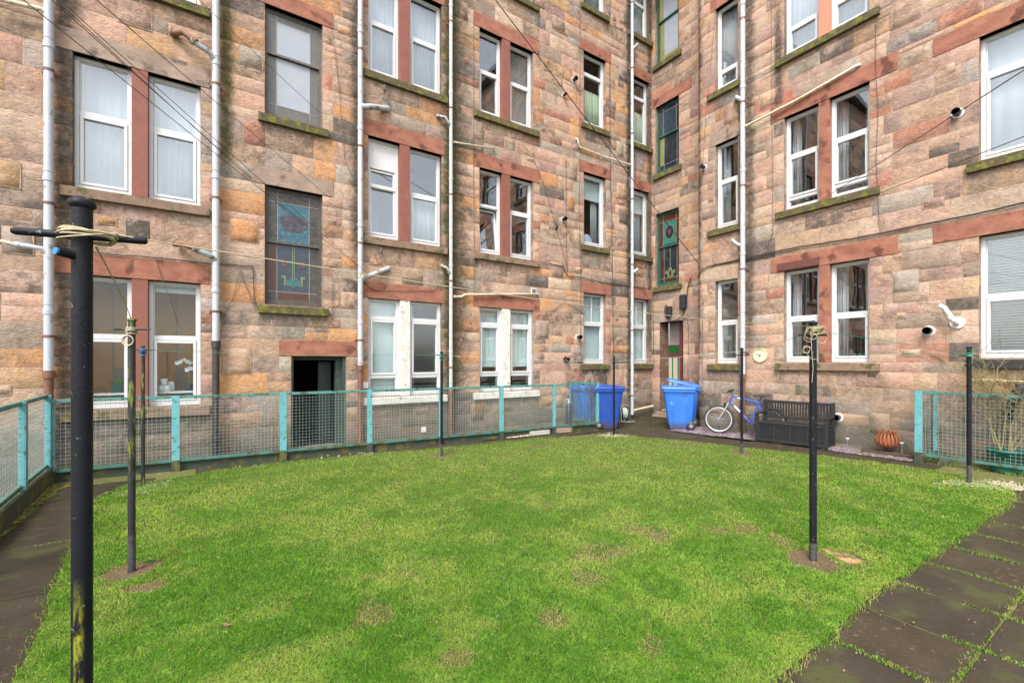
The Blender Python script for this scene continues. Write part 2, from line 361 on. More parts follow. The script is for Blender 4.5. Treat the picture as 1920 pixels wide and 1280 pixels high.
ops += [pair(FB, pa, pb, pm0, pm1, ZB(1.63), ZB(3.58), lint=RED, cells=(.52, .48), kinds=('dark', 'dark'), fl=0, board=True),
        pair(FB, pa, pb, pm0, pm1, ZB(4.89), ZB(6.88), lint=RED, cells=(.42, .46, .12), kinds=('dark', 'dark'), fl=1),
        pair(FB, pa, pb, pm0, pm1, ZB(8.19), ZB(10.2), lint=RED, cells=(.70, .30), kinds=('net', 'net'), fl=2, orange=True)]
rb = wB(1836)[0]; ra = rb-1.30
ops += [single(FB, ra, rb, ZB(1.70), ZB(3.65), lint=RED, cells=(.50, .50), kinds=('venetian',), fl=0, blacksill=True, cream=True),
        single(FB, ra, rb, ZB(4.85), ZB(6.82), lint=RED, cells=(.30, .70), kinds=('net',), fl=1),
        single(FB, ra, rb, ZB(8.1), ZB(10.1), lint=RED, cells=(.30, .70), kinds=('net',), fl=2)]
for o in ops:
    (opA if o['fr'] is FA else opB if o['fr'] is FB else opS).append(o)
    o['sill'] = o.get('style') not in ('cellar', 'close')
    e = .16 if o['m'] else .10
    su0, su1 = o['u0']-e, o['u1']+e
    lu0, lu1 = o['u0']-.16, o['u1']+.20
    if o['fr'] is FA and o['m'] and abs(o['u0']-SA(2.38)) < .01: su0, su1, lu0, lu1 = PIPE_A[2]+.07, PIPE_A[3]-.06, PIPE_A[2]+.07, PIPE_A[3]-.10
    if o['fr'] is FA and o['m'] and o['u0'] < 0 and not o['out']: su0, su1, lu0, lu1 = PIPE_A[0]+.10, PIPE_A[1]-.08, o['u0']-.28, PIPE_A[1]-.08
    if o.get('style') in ('stained', 'grey', 'cellar'): lu0, lu1 = o['u0']-.20, o['u1']+.20
    if o['fr'] is FS: su0, su1, lu0, lu1 = o['u0']-.10, min(o['u1']+.06, CA-.01), o['u0']-.42, min(o['u1']+.3, CA-.01)
    if o['fr'] is FA and o['u1'] > SA(10): su1, lu0, lu1 = CS-.02, o['u0']-.06, CS-.02
    if o['fr'] is FB and not o['m'] and o['u0'] > 5: su0, su1 = PIPE_B+.07, o['u1']+.19; lu0, lu1 = PIPE_B+.07, o['u1']+.14
    if o['fr'] is FB and o['m']: lu0 = o['u0']-.42; lu1 = o['u1']+.28
    if o['fr'] is FB and o['u0'] < 1: su0, lu0 = o['u0']-.1, o['u0']-.2; su1, lu1 = o['u1']+.14, o['u1']+.55
    o['srect'] = (su0, su1, o['z0']-.175, o['z0']) if o['sill'] else None
    o['lrect'] = (lu0, lu1, o['z1'], o['z1']+(.33 if o['m'] else .30)) if o['lint'] else None
# ---------------------------------------------------------------- stones
PAL = {  # sRGB, weight on the left wing, weight on the right wing
    'tan': ((200, 170, 146), 28, 20), 'pinktan': ((202, 168, 150), 22, 32), 'pale': ((208, 182, 162), 14, 24), 'orange': ((210, 160, 116), 13, 4),
    'amber': ((208, 170, 132), 6, 3), 'greybrown': ((172, 154, 140), 15, 9), 'dark': ((128, 116, 106), 4, 2), 'red': ((188, 134, 114), 5, 5), 'mauve': ((180, 150, 140), 7, 14), 'grey': ((176, 166, 156), 8, 6)}
def pick(wing, z):
    ks = list(PAL); w = [PAL[k][1 if wing == 'A' else 2] for k in ks]
    if z < 1.0:
        w = [x*(.35 if k in ('orange', 'amber') else 2.2 if k in ('greybrown', 'dark', 'grey') else 1) for k, x in zip(ks, w)]
    k = random.choices(ks, w)[0]; c = lin(PAL[k][0]); g = random.uniform(.92, 1.10)
    return tuple(min(1, v*g*random.uniform(.97, 1.03)*1.0) for v in c), k
GR = {}
def grime(fr, u, z):
    g = 0.
    for (a, b, c) in GR.get(fr.k, ()):
        if a-.12 < u < b+.12 and c-.95 < z < c: g = max(g, (1-(c-z)/.95)*(1 if a < u < b else .6))
    return g
def jumpers(S, fr, ua, ub, z0, z1, oplist, wing, n):
    rects = []
    for o in oplist:
        rects.append((o['u0']-.03, o['u1']+.03, o['z0']-.03, o['z1']+.03))
        for r in (o['srect'], o['lrect']):
            if r: rects.append((r[0]-.02, r[1]+.02, r[2]-.02, r[3]+.02))
    for _ in range(n*3):
        if n <= 0: break
        big = random.random() < .55
        w_, h_ = (random.uniform(.26, .46), random.uniform(.32, .46)) if big else (random.uniform(.10, .30), random.uniform(.09, .15))
        a = random.uniform(ua, ub-w_); c = random.uniform(z0, z1-h_)
        if any(a < r[1] and a+w_ > r[0] and c < r[3] and c+h_ > r[2] for r in rects): continue
        rects.append((a-.1, a+w_+.1, c-.05, c+h_+.05)); n -= 1
        e = .006; P = fr.P; q = [(a-e, c-e), (a+w_+e, c-e), (a+w_+e, c+h_+e), (a-e, c+h_+e)]
        S.quad([P(u, .0125, z) for u, z in q], [(u, z) for u, z in q], MORT, (.3, .3, .3), 1, fr is not FA)
        col, k = pick(wing, c); rn = [random.random() for _ in range(3)]
        n0 = len(S.v); S.grid(fr, a, a+w_, c, c+h_, col, rn, .017, .002, joint=.003)
class Stones:
    def __init__(s): s.v = []; s.uv = []; s.col = []; s.rnd = []; s.f = []; s.mi = []
    def grid(s, fr, u0, u1, z0, z1, col, rnd, depth, amp, mi=0, flat=False, joint=.0045, step=.11):
        nu = max(2, int((u1-u0)/step)+1); nz = max(2, int((z1-z0)/step)+1)
        if fr is FB and u1 > UN: nu = max(nu, int((u1-u0)/.05)+1)
        n0 = len(s.v)
        # ring 0: outer edge sunk in the joint, then a chamfer ring, then the face
        j = joint; jt = lambda: random.uniform(-.0035, .0035)
        cw = [random.uniform(-.007, .007) for _ in range(8)] if not flat else [0]*8
        us = [u0+j]+[u0+j+.010]+[u0+j+.010+(u1-u0-2*j-.020)*i/(nu-1) for i in range(1, nu-1)]+[u1-j-.010]+[u1-j]
        zs = [z0+j]+[z0+j+.009]+[z0+j+.009+(z1-z0-2*j-.018)*i/(nz-1) for i in range(1, nz-1)]+[z1-j-.009]+[z1-j]
        for a, z in enumerate(zs):
            for b, u in enumerate(us):
                edge = a in (0, len(zs)-1) or b in (0, len(us)-1)
                near = a in (1, len(zs)-2) or b in (1, len(us)-2)
                w = .0008 if edge else depth+(random.uniform(-amp, amp*.3) if near else random.uniform(-amp, amp))
                fu, fz_ = (u-u0)/(u1-u0), (z-z0)/(z1-z0)
                uu = u+(jt() if not flat else 0)+(cw[0]*(1-fu)+cw[1]*fu)*(1-fz_)+(cw[2]*(1-fu)+cw[3]*fu)*fz_
                zz = z+(jt() if not flat else 0)+((cw[4]*(1-fu)+cw[5]*fu)*(1-fz_)+(cw[6]*(1-fu)+cw[7]*fu)*fz_)*.7
                s.v.append(tuple(fr.P(uu, w, zz))); s.uv.append((uu, zz)); s.col.append((*col, 1)); s.rnd.append((*rnd, grime(fr, uu, zz)))
        W = len(us)
        for a in range(len(zs)-1):
            for b in range(W-1):
                q = (n0+a*W+b, n0+a*W+b+1, n0+(a+1)*W+b+1, n0+(a+1)*W+b)
                s.f.append(q if fr is FA else q[::-1]); s.mi.append(mi)
    def quad(s, P4, UV4, col, rnd, mi, flip=False):
        n = len(s.v); s.v += [tuple(p) for p in P4]; s.uv += UV4; s.col += [(*col, 1)]*4; s.rnd += [(*rnd, 1)]*4
        q = (n, n+1, n+2, n+3); s.f.append(q[::-1] if flip else q); s.mi.append(mi)
    def build(s, name, mats, parent):
        off = off_of(parent); me = bpy.data.meshes.new(name)
        me.from_pydata([(p[0]-off.x, p[1]-off.y, p[2]-off.z) for p in s.v], [], s.f)
        for m in mats: me.materials.append(m)
        me.polygons.foreach_set('material_index', s.mi); me.polygons.foreach_set('use_smooth', [True]*len(s.f))
        for nm, dat in (('Col', s.col), ('Rnd', s.rnd)):
            at_ = me.color_attributes.new(nm, 'FLOAT_COLOR', 'POINT'); at_.data.foreach_set('color', np.array(dat, dtype=np.float32).ravel())
        uvl = me.uv_layers.new(name='UV'); li = np.zeros(len(me.loops), dtype=np.int32); me.loops.foreach_get('vertex_index', li)
        uvl.data.foreach_set('uv', np.array(s.uv, dtype=np.float32)[li].ravel())
        me.update(); o = bpy.data.objects.new(name, me); COL.objects.link(o); o.parent = parent; OFF[o.name] = off
        return o
MORT = lin((204, 174, 152))
def backing(S, fr, u0, u1, z0, z1, oplist, mi=1):
    us = sorted({u0, u1, *[o['u0'] for o in oplist], *[o['u1'] for o in oplist]} | ({UN+RN*math.pi/2*i/8 for i in range(9)} if fr is FB else set()))
    zs = sorted({z0, z1, *[o['z0'] for o in oplist], *[o['z1'] for o in oplist]})
    us = [u for u in us if u0-1e-6 <= u <= u1+1e-6]
    inside = lambda u, z: any(o['u0'] < u < o['u1'] and o['z0'] < z < o['z1'] for o in oplist)
    for i in range(len(us)-1):
        for k in range(len(zs)-1):
            a, b, c, d = us[i], us[i+1], zs[k], zs[k+1]
            if inside((a+b)/2, (c+d)/2): continue
            S.quad([fr.P(a, 0, c), fr.P(b, 0, c), fr.P(b, 0, d), fr.P(a, 0, d)], [(a, c), (b, c), (b, d), (a, d)], MORT, (.3, .3, .3), mi, fr is not FA)
    D = -.32
    for o in oplist:   # dressed reveals of each opening
        a, b, c, d = o['u0'], o['u1'], o['z0'], o['z1']; n = max(2, int((d-c)/.33))
        dd = D if o.get('style') not in ('close',) else -.42
        for side, uu in ((0, a), (1, b)):
            for q in range(n):
                c0, c1 = c+(d-c)*q/n, c+(d-c)*(q+1)/n; col, _ = pick('A' if fr is FA else 'B', 3)
                if o.get('style') == 'close': col = lin((150, 96, 78)) if q % 2 else lin((170, 134, 112))
                if o.get('white'): col = (.62, .62, .59)
                rn = (random.random(), random.random()*.5, random.random())
                P4 = [fr.P(uu, .004, c0), fr.P(uu, dd, c0), fr.P(uu, dd, c1), fr.P(uu, .004, c1)]
                S.quad(P4, [(uu, c0), (uu+.3, c0), (uu+.3, c1), (uu, c1)], col, rn, 0, side == 1)
        colr = lin((140, 118, 80))
        S.quad([fr.P(a, .004, d), fr.P(b, .004, d), fr.P(b, dd, d), fr.P(a, dd, d)], [(a, d), (b, d), (b, d+.3), (a, d+.3)], colr, (.5, .3, .2), 0)
        S.quad([fr.P(a, .004, c), fr.P(b, .004, c), fr.P(b, dd, c), fr.P(a, dd, c)], [(a, c), (b, c), (b, c+.3), (a, c+.3)], colr, (.5, .3, .2), 0, True)
def fill(S, fr, ua, ub, z0, z1, oplist, wing):
    obs = []
    for o in oplist:
        if o['u1'] < ua or o['u0'] > ub: continue
        obs.append((o['u0'], o['u1'], o['z0'], o['z1'], 'o'))
    for o in oplist:
        for r in (o['srect'], o['lrect']):
            if r and r[1] > ua and r[0] < ub: obs.append((*r, 'd'))
    fz = sorted({z0, z1, *[v for o in obs for v in o[2:4] if z0 < v < z1]})
    lv = [fz[0]]
    for z in fz[1:]:
        if z-lv[-1] > .075: lv.append(z)
    lv[-1] = z1
    for i in range(len(lv)-1):
        g = lv[i+1]-lv[i]; tgt = random.uniform(.25, .34); n = max(1, round(g/tgt)); ws = [random.uniform(.7, 1.35) for _ in range(n)]
        t = sum(ws); zc = lv[i]
        for w in ws:
            za = zc; zb = zc+g*w/t; zc = zb
            blk = sorted((max(o[0], ua), min(o[1], ub), o[4]) for o in obs if o[2] < (za+zb)/2 < o[3])
            iv = []; cur = ua; lt = None
            for a, b, k in blk:
                if a > cur+.02: iv.append((cur, a, lt, k))
                if b > cur: cur = b; lt = k
            if ub > cur+.02: iv.append((cur, ub, lt, None))
            for a, b, kl, kr in iv:
                row(S, fr, a, b, za, zb, kl, kr, wing)
def row(S, fr, a, b, za, zb, kl, kr, wing):
    h = zb-za; L_ = b-a; cuts = [a]
    if kl == 'o' and L_ > .5: cuts.append(a+random.choice((.2, .36))*random.uniform(.9, 1.1))
    end = b
    if kr == 'o' and L_ > .8: end = b-random.choice((.2, .36))*random.uniform(.9, 1.1)
    while end-cuts[-1] > .85:
        cuts.append(cuts[-1]+random.uniform(.30, .88)*(1 if h > .17 else .8))
        if end-cuts[-1] < .16: cuts[-1] -= .16
    if end-cuts[-1] > .78: cuts.append(cuts[-1]+(end-cuts[-1])*random.uniform(.4, .6))
    if end < b: cuts.append(end)
    cuts.append(b)
    for i in range(len(cuts)-1):
        p, q = cuts[i], cuts[i+1]
        if q-p < .02: continue
        rows = [(za, zb)]
        if h > .22 and q-p < .5 and random.random() < .24:
            f = random.uniform(.38, .62); rows = [(za, za+h*f), (za+h*f, zb)]
        for (r0, r1) in rows:
            c, k = pick(wing, r0); rn = [random.random() for _ in range(3)]
            if k == 'dark': rn[1] = 1
            amp = .006 if r0 > 1.0 else .012
            S.grid(fr, p, q, r0, r1, c, rn, random.uniform(.003, .008), amp*.6)
BX = (CS, CA, 0)
for o in ops:
    if o['srect']: GR.setdefault(o['fr'].k, []).append((o['srect'][0], o['srect'][1], o['srect'][2]))
bld = empty('tenement_building', BX, 'sandstone tenement of two wings meeting at a corner, with white windows and drainpipes', 'building')
stA = [(PIPE_A[3]+.12, .50, -1, 15, 'd'), (PIPE_A[3]+.05, .24, -1, 15, 'g'), (PIPE_A[4]-.02, .12, -1, 15, 'g'), (PIPE_A[4]+.05, .3, 4, 15, 'd'), (PIPE_A[2]-.05, .16, 3.6, 15, 'd'), (PIPE_A[0]+.16, .22, 0, 15, 'd'), (PIPE_A[1]+.15, .14, 5, 9, 'g'), (SA(10.4), .15, 2, 14, 'd')]
stB = [(PIPE_B-.1, .16, 2, 15, 'd'), (PIPE_B+.1, .10, 4, 8, 'g'), (pb+.12, .12, 6.8, 9.2, 'd'), (wB(1310)[0]+.12, .2, 2, 15, 'd')]
MA = stone_mat('left_wing_sandstone', stA); MAm = stone_mat('left_wing_mortar', stA, True)
MBs = stone_mat('right_wing_sandstone', stB); MBm = stone_mat('right_wing_mortar', stB, True)
S = Stones(); backing(S, FA, -12., CS, -.3, TOP, opA)
sec = [-12.]+PIPE_A+[CS]
for a, b in zip(sec[:-1], sec[1:]): (fill(S, FA, a, b, -.3, TOP, opA, 'A'), jumpers(S, FA, a+.05, b-.05, .2, TOP-.5, opA, 'A', int((b-a)*6)))
S.build('wall', [MA, MAm], bld)
S = Stones(); UE = UN+RN*math.pi/2; backing(S, FB, -4.5, UE, -.3, TOP, opB)
sec = [-4.5, PIPE_B, UE]
for k, (a, b) in enumerate(zip(sec[:-1], sec[1:])): (fill(S, FB, a, b, -.3, TOP, opB, 'B'), jumpers(S, FB, a+.05, min(b, UN)-.05, .2, TOP-.5, opB, 'B', int((b-a)*6)))
# return of the nose towards the recessed stair bay
for q in range(40):
    c0, c1 = -.3+q*.36, -.3+(q+1)*.36; col, _ = pick('B', 3)
    S.quad([Vector((CB+RN, UN+RN, c0)), Vector((CS, UN+RN, c0)), Vector((CS, UN+RN, c1)), Vector((CB+RN, UN+RN, c1))], [(0, c0), (.7, c0), (.7, c1), (0, c1)], col, (random.random(),)*3, 0)
S.build('wall', [MBs, MBm], bld)
S = Stones(); backing(S, FS, UN+RN, CA, -.3, TOP, opS); fill(S, FS, UN+RN, CA, -.3, TOP, opS, 'B'); S.build('wall', [MBs, MBm], bld)
# roof, wallhead gutter above the picture
rf = MB(); rf.add([(-12, CA-.25, TOP), (CB-.25, CA-.25, TOP), (CB+5, CA+5, TOP+3.6), (-12, CA+5, TOP+3.6)], [(0, 1, 2, 3)])
rf.add([(CB-.25, CA-.25, TOP), (CB-.25, -4.5, TOP), (CB+5, -4.5, TOP+3.6), (CB+5, CA+5, TOP+3.6)], [(0, 1, 2, 3)])
rf.box((-12, CA-.3, TOP-.14), (CB-.3, CA-.02, TOP-.002)); rf.box((CB-.3, -4.5, TOP-.14), (CB-.02, CA-.02, TOP-.002))
rf.build('roof', mat('grey_slate', (.08, .08, .09), (.13, .13, .14), 6, .6, .01, 12), bld, solid=.12)
eb = MB(); eb.box((-12.3, CA+.33, -.3), (-12.0, CA+9, TOP)); eb.box((CB+.33, -4.8, -.3), (CB+9, -4.5, TOP)); eb.build('gable', MAm, bld)
# ---------------------------------------------------------------- windows
def dress_mat(name, c1, c2, paint=None):
    return mat(name, tuple(v*.72 for v in c1), tuple(v*1.08 for v in c2), 3.4, .88, .016, 60, stretch=(1, 1, 1.8), c3=tuple(v*.5 for v in c1), s3=3.1, t3=.60, detail=10)
M['red_stone'] = dress_mat('red_sandstone', lin((142, 88, 70)), lin((172, 116, 94)))
M['red_smooth'] = mat('painted_red_mullion', lin((118, 70, 58)), lin((138, 86, 72)), 5, .75, .002, 60)
M['orange_smooth'] = mat('salmon_painted_mullion', lin((206, 122, 98)), lin((214, 132, 106)), 5, .7, .001, 60)
M['buff_stone'] = dress_mat('buff_sandstone', lin((146, 128, 114)), lin((172, 148, 130)))
M['sill'] = mat('mossy_sill', lin((112, 92, 78)), lin((146, 120, 100)), 7, .9, .008, 40, c3=(.085, .085, .025), s3=6.5, t3=.56)
M['sill_moss'] = mat('thick_mossy_sill', lin((110, 90, 72)), (.060, .064, .020), 7, .95, .014, 30, c3=(.15, .15, .02), s3=9, t3=.56, mid=.44)
M['sill_black'] = mat('black_painted_sill', (.022, .021, .022), (.04, .038, .036), 9, .6, .003, 40)
def part(mb, name, m, parent, label=None, **k):
    o = mb.build(name, m, parent, **k)
    if label: o['label'] = label
    return o
def border(mb, fr, u0, u1, z0, z1, w0, w1, t, tb=None, mi=0):
    tb = tb or t
    fbox(mb, fr, u0, u1, w0, w1, z1-t, z1, mi); fbox(mb, fr, u0, u1, w0, w1, z0, z0+tb, mi)
    fbox(mb, fr, u0, u0+t, w0, w1, z0+tb, z1-t, mi); fbox(mb, fr, u1-t, u1, w0, w1, z0+tb, z1-t, mi)
def room(fr, u0, u1, z0, z1, m, parent, d=1.3, w0=-.325, spread=.25):
    r = MB(); a, b, c, e = u0-spread, u1+spread, z0-.1, z1+.12
    P = fr.P; d = w0-d
    for q in ([(a, d, c), (b, d, c), (b, d, e), (a, d, e)], [(a, w0, c), (a, d, c), (a, d, e), (a, w0, e)], [(b, w0, c), (b, w0, e), (b, d, e), (b, d, c)],
              [(a, w0, c), (b, w0, c), (b, d, c), (a, d, c)], [(a, w0, e), (a, d, e), (b, d, e), (b, w0, e)]):
        r.add([P(*p) for p in q], [(0, 1, 2, 3)])
    # ring closing the gap between the stone opening and the wider room
    for q in ([(a, w0, c), (u0, w0, c), (u0, w0, e), (a, w0, e)], [(u1, w0, c), (b, w0, c), (b, w0, e), (u1, w0, e)], [(u0, w0, c), (u1, w0, c), (u1, w0, z0), (u0, w0, z0)], [(u0, w0, z1), (u1, w0, z1), (u1, w0, e), (u0, w0, e)]):
        r.add([P(*p) for p in q], [(0, 1, 2, 3)])
    return part(r, 'room_interior', m, parent)
def curtain(fr, u0, u1, z0, z1, w, m, parent, amp=.012, n=40, folds=9, name='curtain'):
    r = MB(); vs = []
    for i in range(n+1):
        u = u0+(u1-u0)*i/n; a = amp*math.sin(i/n*folds*2*math.pi+math.sin(i*.37))*(1+.3*math.sin(i*1.7))
        vs += [fr.P(u, w+a*1.3, z0), fr.P(u, w+a*.6, z1)]
    r.add(vs, [(2*i, 2*i+2, 2*i+3, 2*i+1) for i in range(n)], 0, True)
    return part(r, name, m, parent, solid=.003)
def light(o, u0, u1, kind, idx):
    """one glazed light in a stone opening: frame > sash, pane, curtain ..."""
    fr = o['fr']; z0, z1 = o['z0'], o['z1']; st = o.get('style2') if idx == 0 else None
    W0, W1 = -.185, -.105; t = .055
    if o.get('white'): W0, W1 = -.15, -.07
    f = MB(); border(f, fr, u0, u1, z0, z1, W0, W1, t, .075)
    cells = o.get('cells', (.5, .5)); hh = z1-z0; zc = z1; zones = []
    for i, c in enumerate(cells):
        za = zc-hh*c; zones.append((za, zc)); zc = za
    for (za, zb) in zones[:-1]: fbox(f, fr, u0+t, u1-t, W0, W1-.006, za-.03, za+.03)
    # glazing beads
    for i, (za, zb) in enumerate(zones):
        lo = za+(.075 if i == len(zones)-1 else .03); hi = zb-(t if i == 0 else .03)
        border(f, fr, u0+t+.001, u1-t-.001, lo+.001, hi-.001, W0+.02, W1-.022, .014)
    if st == 'panel': fbox(f, fr, u0+t, u1-t, W0+.01, W1-.02, z1-hh*.29, z1-t)
    fm = M['upvc']
    fo = part(f, 'window', fm, bld, bevel=.004)
    g = MB(); gz = (W0+W1)/2
    for i, (za, zb) in enumerate(zones):
        lo = za+(.075 if i == len(zones)-1 else .03)+.012; hi = zb-(t if i == 0 else .03)-.012
        a, b = u0+t+.012, u1-t-.012
        opening = (i == 1 and len(zones) >= 2) or (o.get('style') != 'barred' and i == len(zones)-1 and len(zones) == 1)
        tilt = st == 'tilt' and i == 1 or st == 'panel' and i == 1
        if st == 'panel' and i == 0: continue
        if st == 'panel' and i == 1: hi = z1-hh*.29-.012
        if opening:
            s_ = MB(); ws = .042
            if tilt:
                P0 = fr.P; ang = .13 if st == 'tilt' else .035
                class TF:
                    k = 'T'
                    def P(self, u, w, z):
                        dz = z-lo; return P0(u+(0 if st == 'tilt' else (z-lo)*-.0), w-dz*math.sin(ang), lo+dz*math.cos(ang))
                    def fn(self): return lambda u, w, z: self.P(u, w, z)
                tf = TF(); border(s_, tf, a-.01, b+.01, lo, hi, gz-.02, W1+.004, ws)
                part(s_, 'sash', fm, fo, bevel=.003)
                gg = MB(); fbox(gg, tf, a+ws-.012, b-ws+.012, gz-.006, gz+.006, lo+ws-.01, hi-ws+.01); part(gg, 'pane', M['glass_sky'], fo)
                continue
            border(s_, fr, a-.006, b+.006, lo-.006, hi+.006, gz-.02, W1+.008, ws)
            part(s_, 'sash', fm, fo, bevel=.003)
            fbox(g, fr, a+ws-.008, b-ws+.008, gz-.006, gz+.006, lo+ws-.008, hi-ws+.008)
        else:
            fbox(g, fr, a-.004, b+.004, gz-.006, gz+.006, lo-.004, hi+.004)
            if o.get('style') == 'barred' and i == 0: fbox(g, fr, (a+b)/2-.012, (a+b)/2+.012, gz-.012, gz+.014, lo, hi, 1)
            if o['fr'] is FA and o['fl'] == 2 and kind == 'halfcurtain' and i == 1: pass
    gm = {'net': 'glass_sky', 'sky': 'glass_sky', 'warm': 'glass_clear', 'warm2': 'glass_clear'}.get(kind, 'glass')
    if g.f: part(g, 'pane', [M[gm], fm], fo)
    a, b = u0+.02, u1-.02
    if kind in ('net', 'net_low'):
        zt = z1 if kind == 'net' else z0+hh*.55
        curtain(fr, a, b, z0+.03, zt-.02, W0-.07, M['net'], fo, .008, 36, 7, 'net_curtain')
    if kind in ('aqua', 'aqua_hi', 'aqua_full'):
        r = MB(); lo = z0+.05 if kind != 'aqua_hi' else z0+hh*.30
        fbox(r, fr, a, b, W0-.05, W0-.046, lo, z1-.02); fbox(r, fr, a, b, W0-.056, W0-.04, lo-.012, lo+.012); part(r, 'roller_blind', M['aqua_blind'], fo)
    if kind == 'half_blind':
        r = MB(); fbox(r, fr, a, b, W0-.05, W0-.046, z0+hh*.68, z1-.02); part(r, 'roller_blind', M['aqua_blind'], fo)
        curtain(fr, u1-.30, b, z0+.03, z1-.02, W0-.14, M['net'], fo, .02, 30, 4)
    if kind == 'venetian':
        r = MB(); n = int(hh/.045)
        for q in range(n):
            z = z0+.06+(hh-.1)*q/n
            vs = [fr.P(a, W0-.035, z+.012), fr.P(b, W0-.035, z+.012), fr.P(b, W0-.066, z-.011), fr.P(a, W0-.066, z-.011)]
            r.add(vs, [(0, 1, 2, 3)])
        part(r, 'venetian_blind', M['slat'], fo, solid=.002)
    if kind == 'halfcurtain':
        curtain(fr, a+.02, b-.01, z0+.05, z0+hh*.55, W0-.05, M['green_curtain'], fo, .014, 40, 7)
        r = MB(); r.tube([fr.P(a, W0-.05, z0+hh*.55), fr.P(b, W0-.05, z0+hh*.55)], .006, 6); part(r, 'curtain_rod', M['upvc'], fo)
    if kind == 'blue':
        curtain(fr, u0+(u1-u0)*.35, b, z0+.03, z1-.03, W0-.10, M['net'], fo, .03, 40, 5)
    if kind == 'dark' and fr is FB:
        curtain(fr, u1-.2, b, z0+.03, z1-.02, W0-.16, M['green_curtain'] if False else M['net'], fo, .03, 24, 3)
        curtain(fr, a, a+.14, z0+.03, z1-.02, W0-.16, M['net'], fo, .03, 24, 2)
    if kind == 'dark' and o.get('white'):
        curtain(fr, a, a+.16, z0+.03, z1-.02, W0-.12, M['net'], fo, .02, 24, 3)
    if kind.startswith('warm'):
        r = MB(); fbox(r, fr, a, b, W0-.06, W0-.05, z1-.16 if kind == 'warm2' else z1-.11, z1-.02); part(r, 'roller_blind', M['slat'] if kind == 'warm2' else M['room_dark'], fo)
        r = MB(); fbox(r, fr, u0+(u1-u0)*.42, u0+(u1-u0)*.44, -1.07, -1.04, z0, z1+.1); fbox(r, fr, u0+(u1-u0)*.44, u1+.02, -1.07, -1.05, z0, z0+(z1-z0)*.3); part(r, 'inner_panel', M['room_pale'], fo)
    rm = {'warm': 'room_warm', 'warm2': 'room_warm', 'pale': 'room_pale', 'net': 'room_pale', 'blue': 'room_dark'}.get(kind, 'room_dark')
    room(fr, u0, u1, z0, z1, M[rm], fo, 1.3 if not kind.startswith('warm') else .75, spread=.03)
    return fo
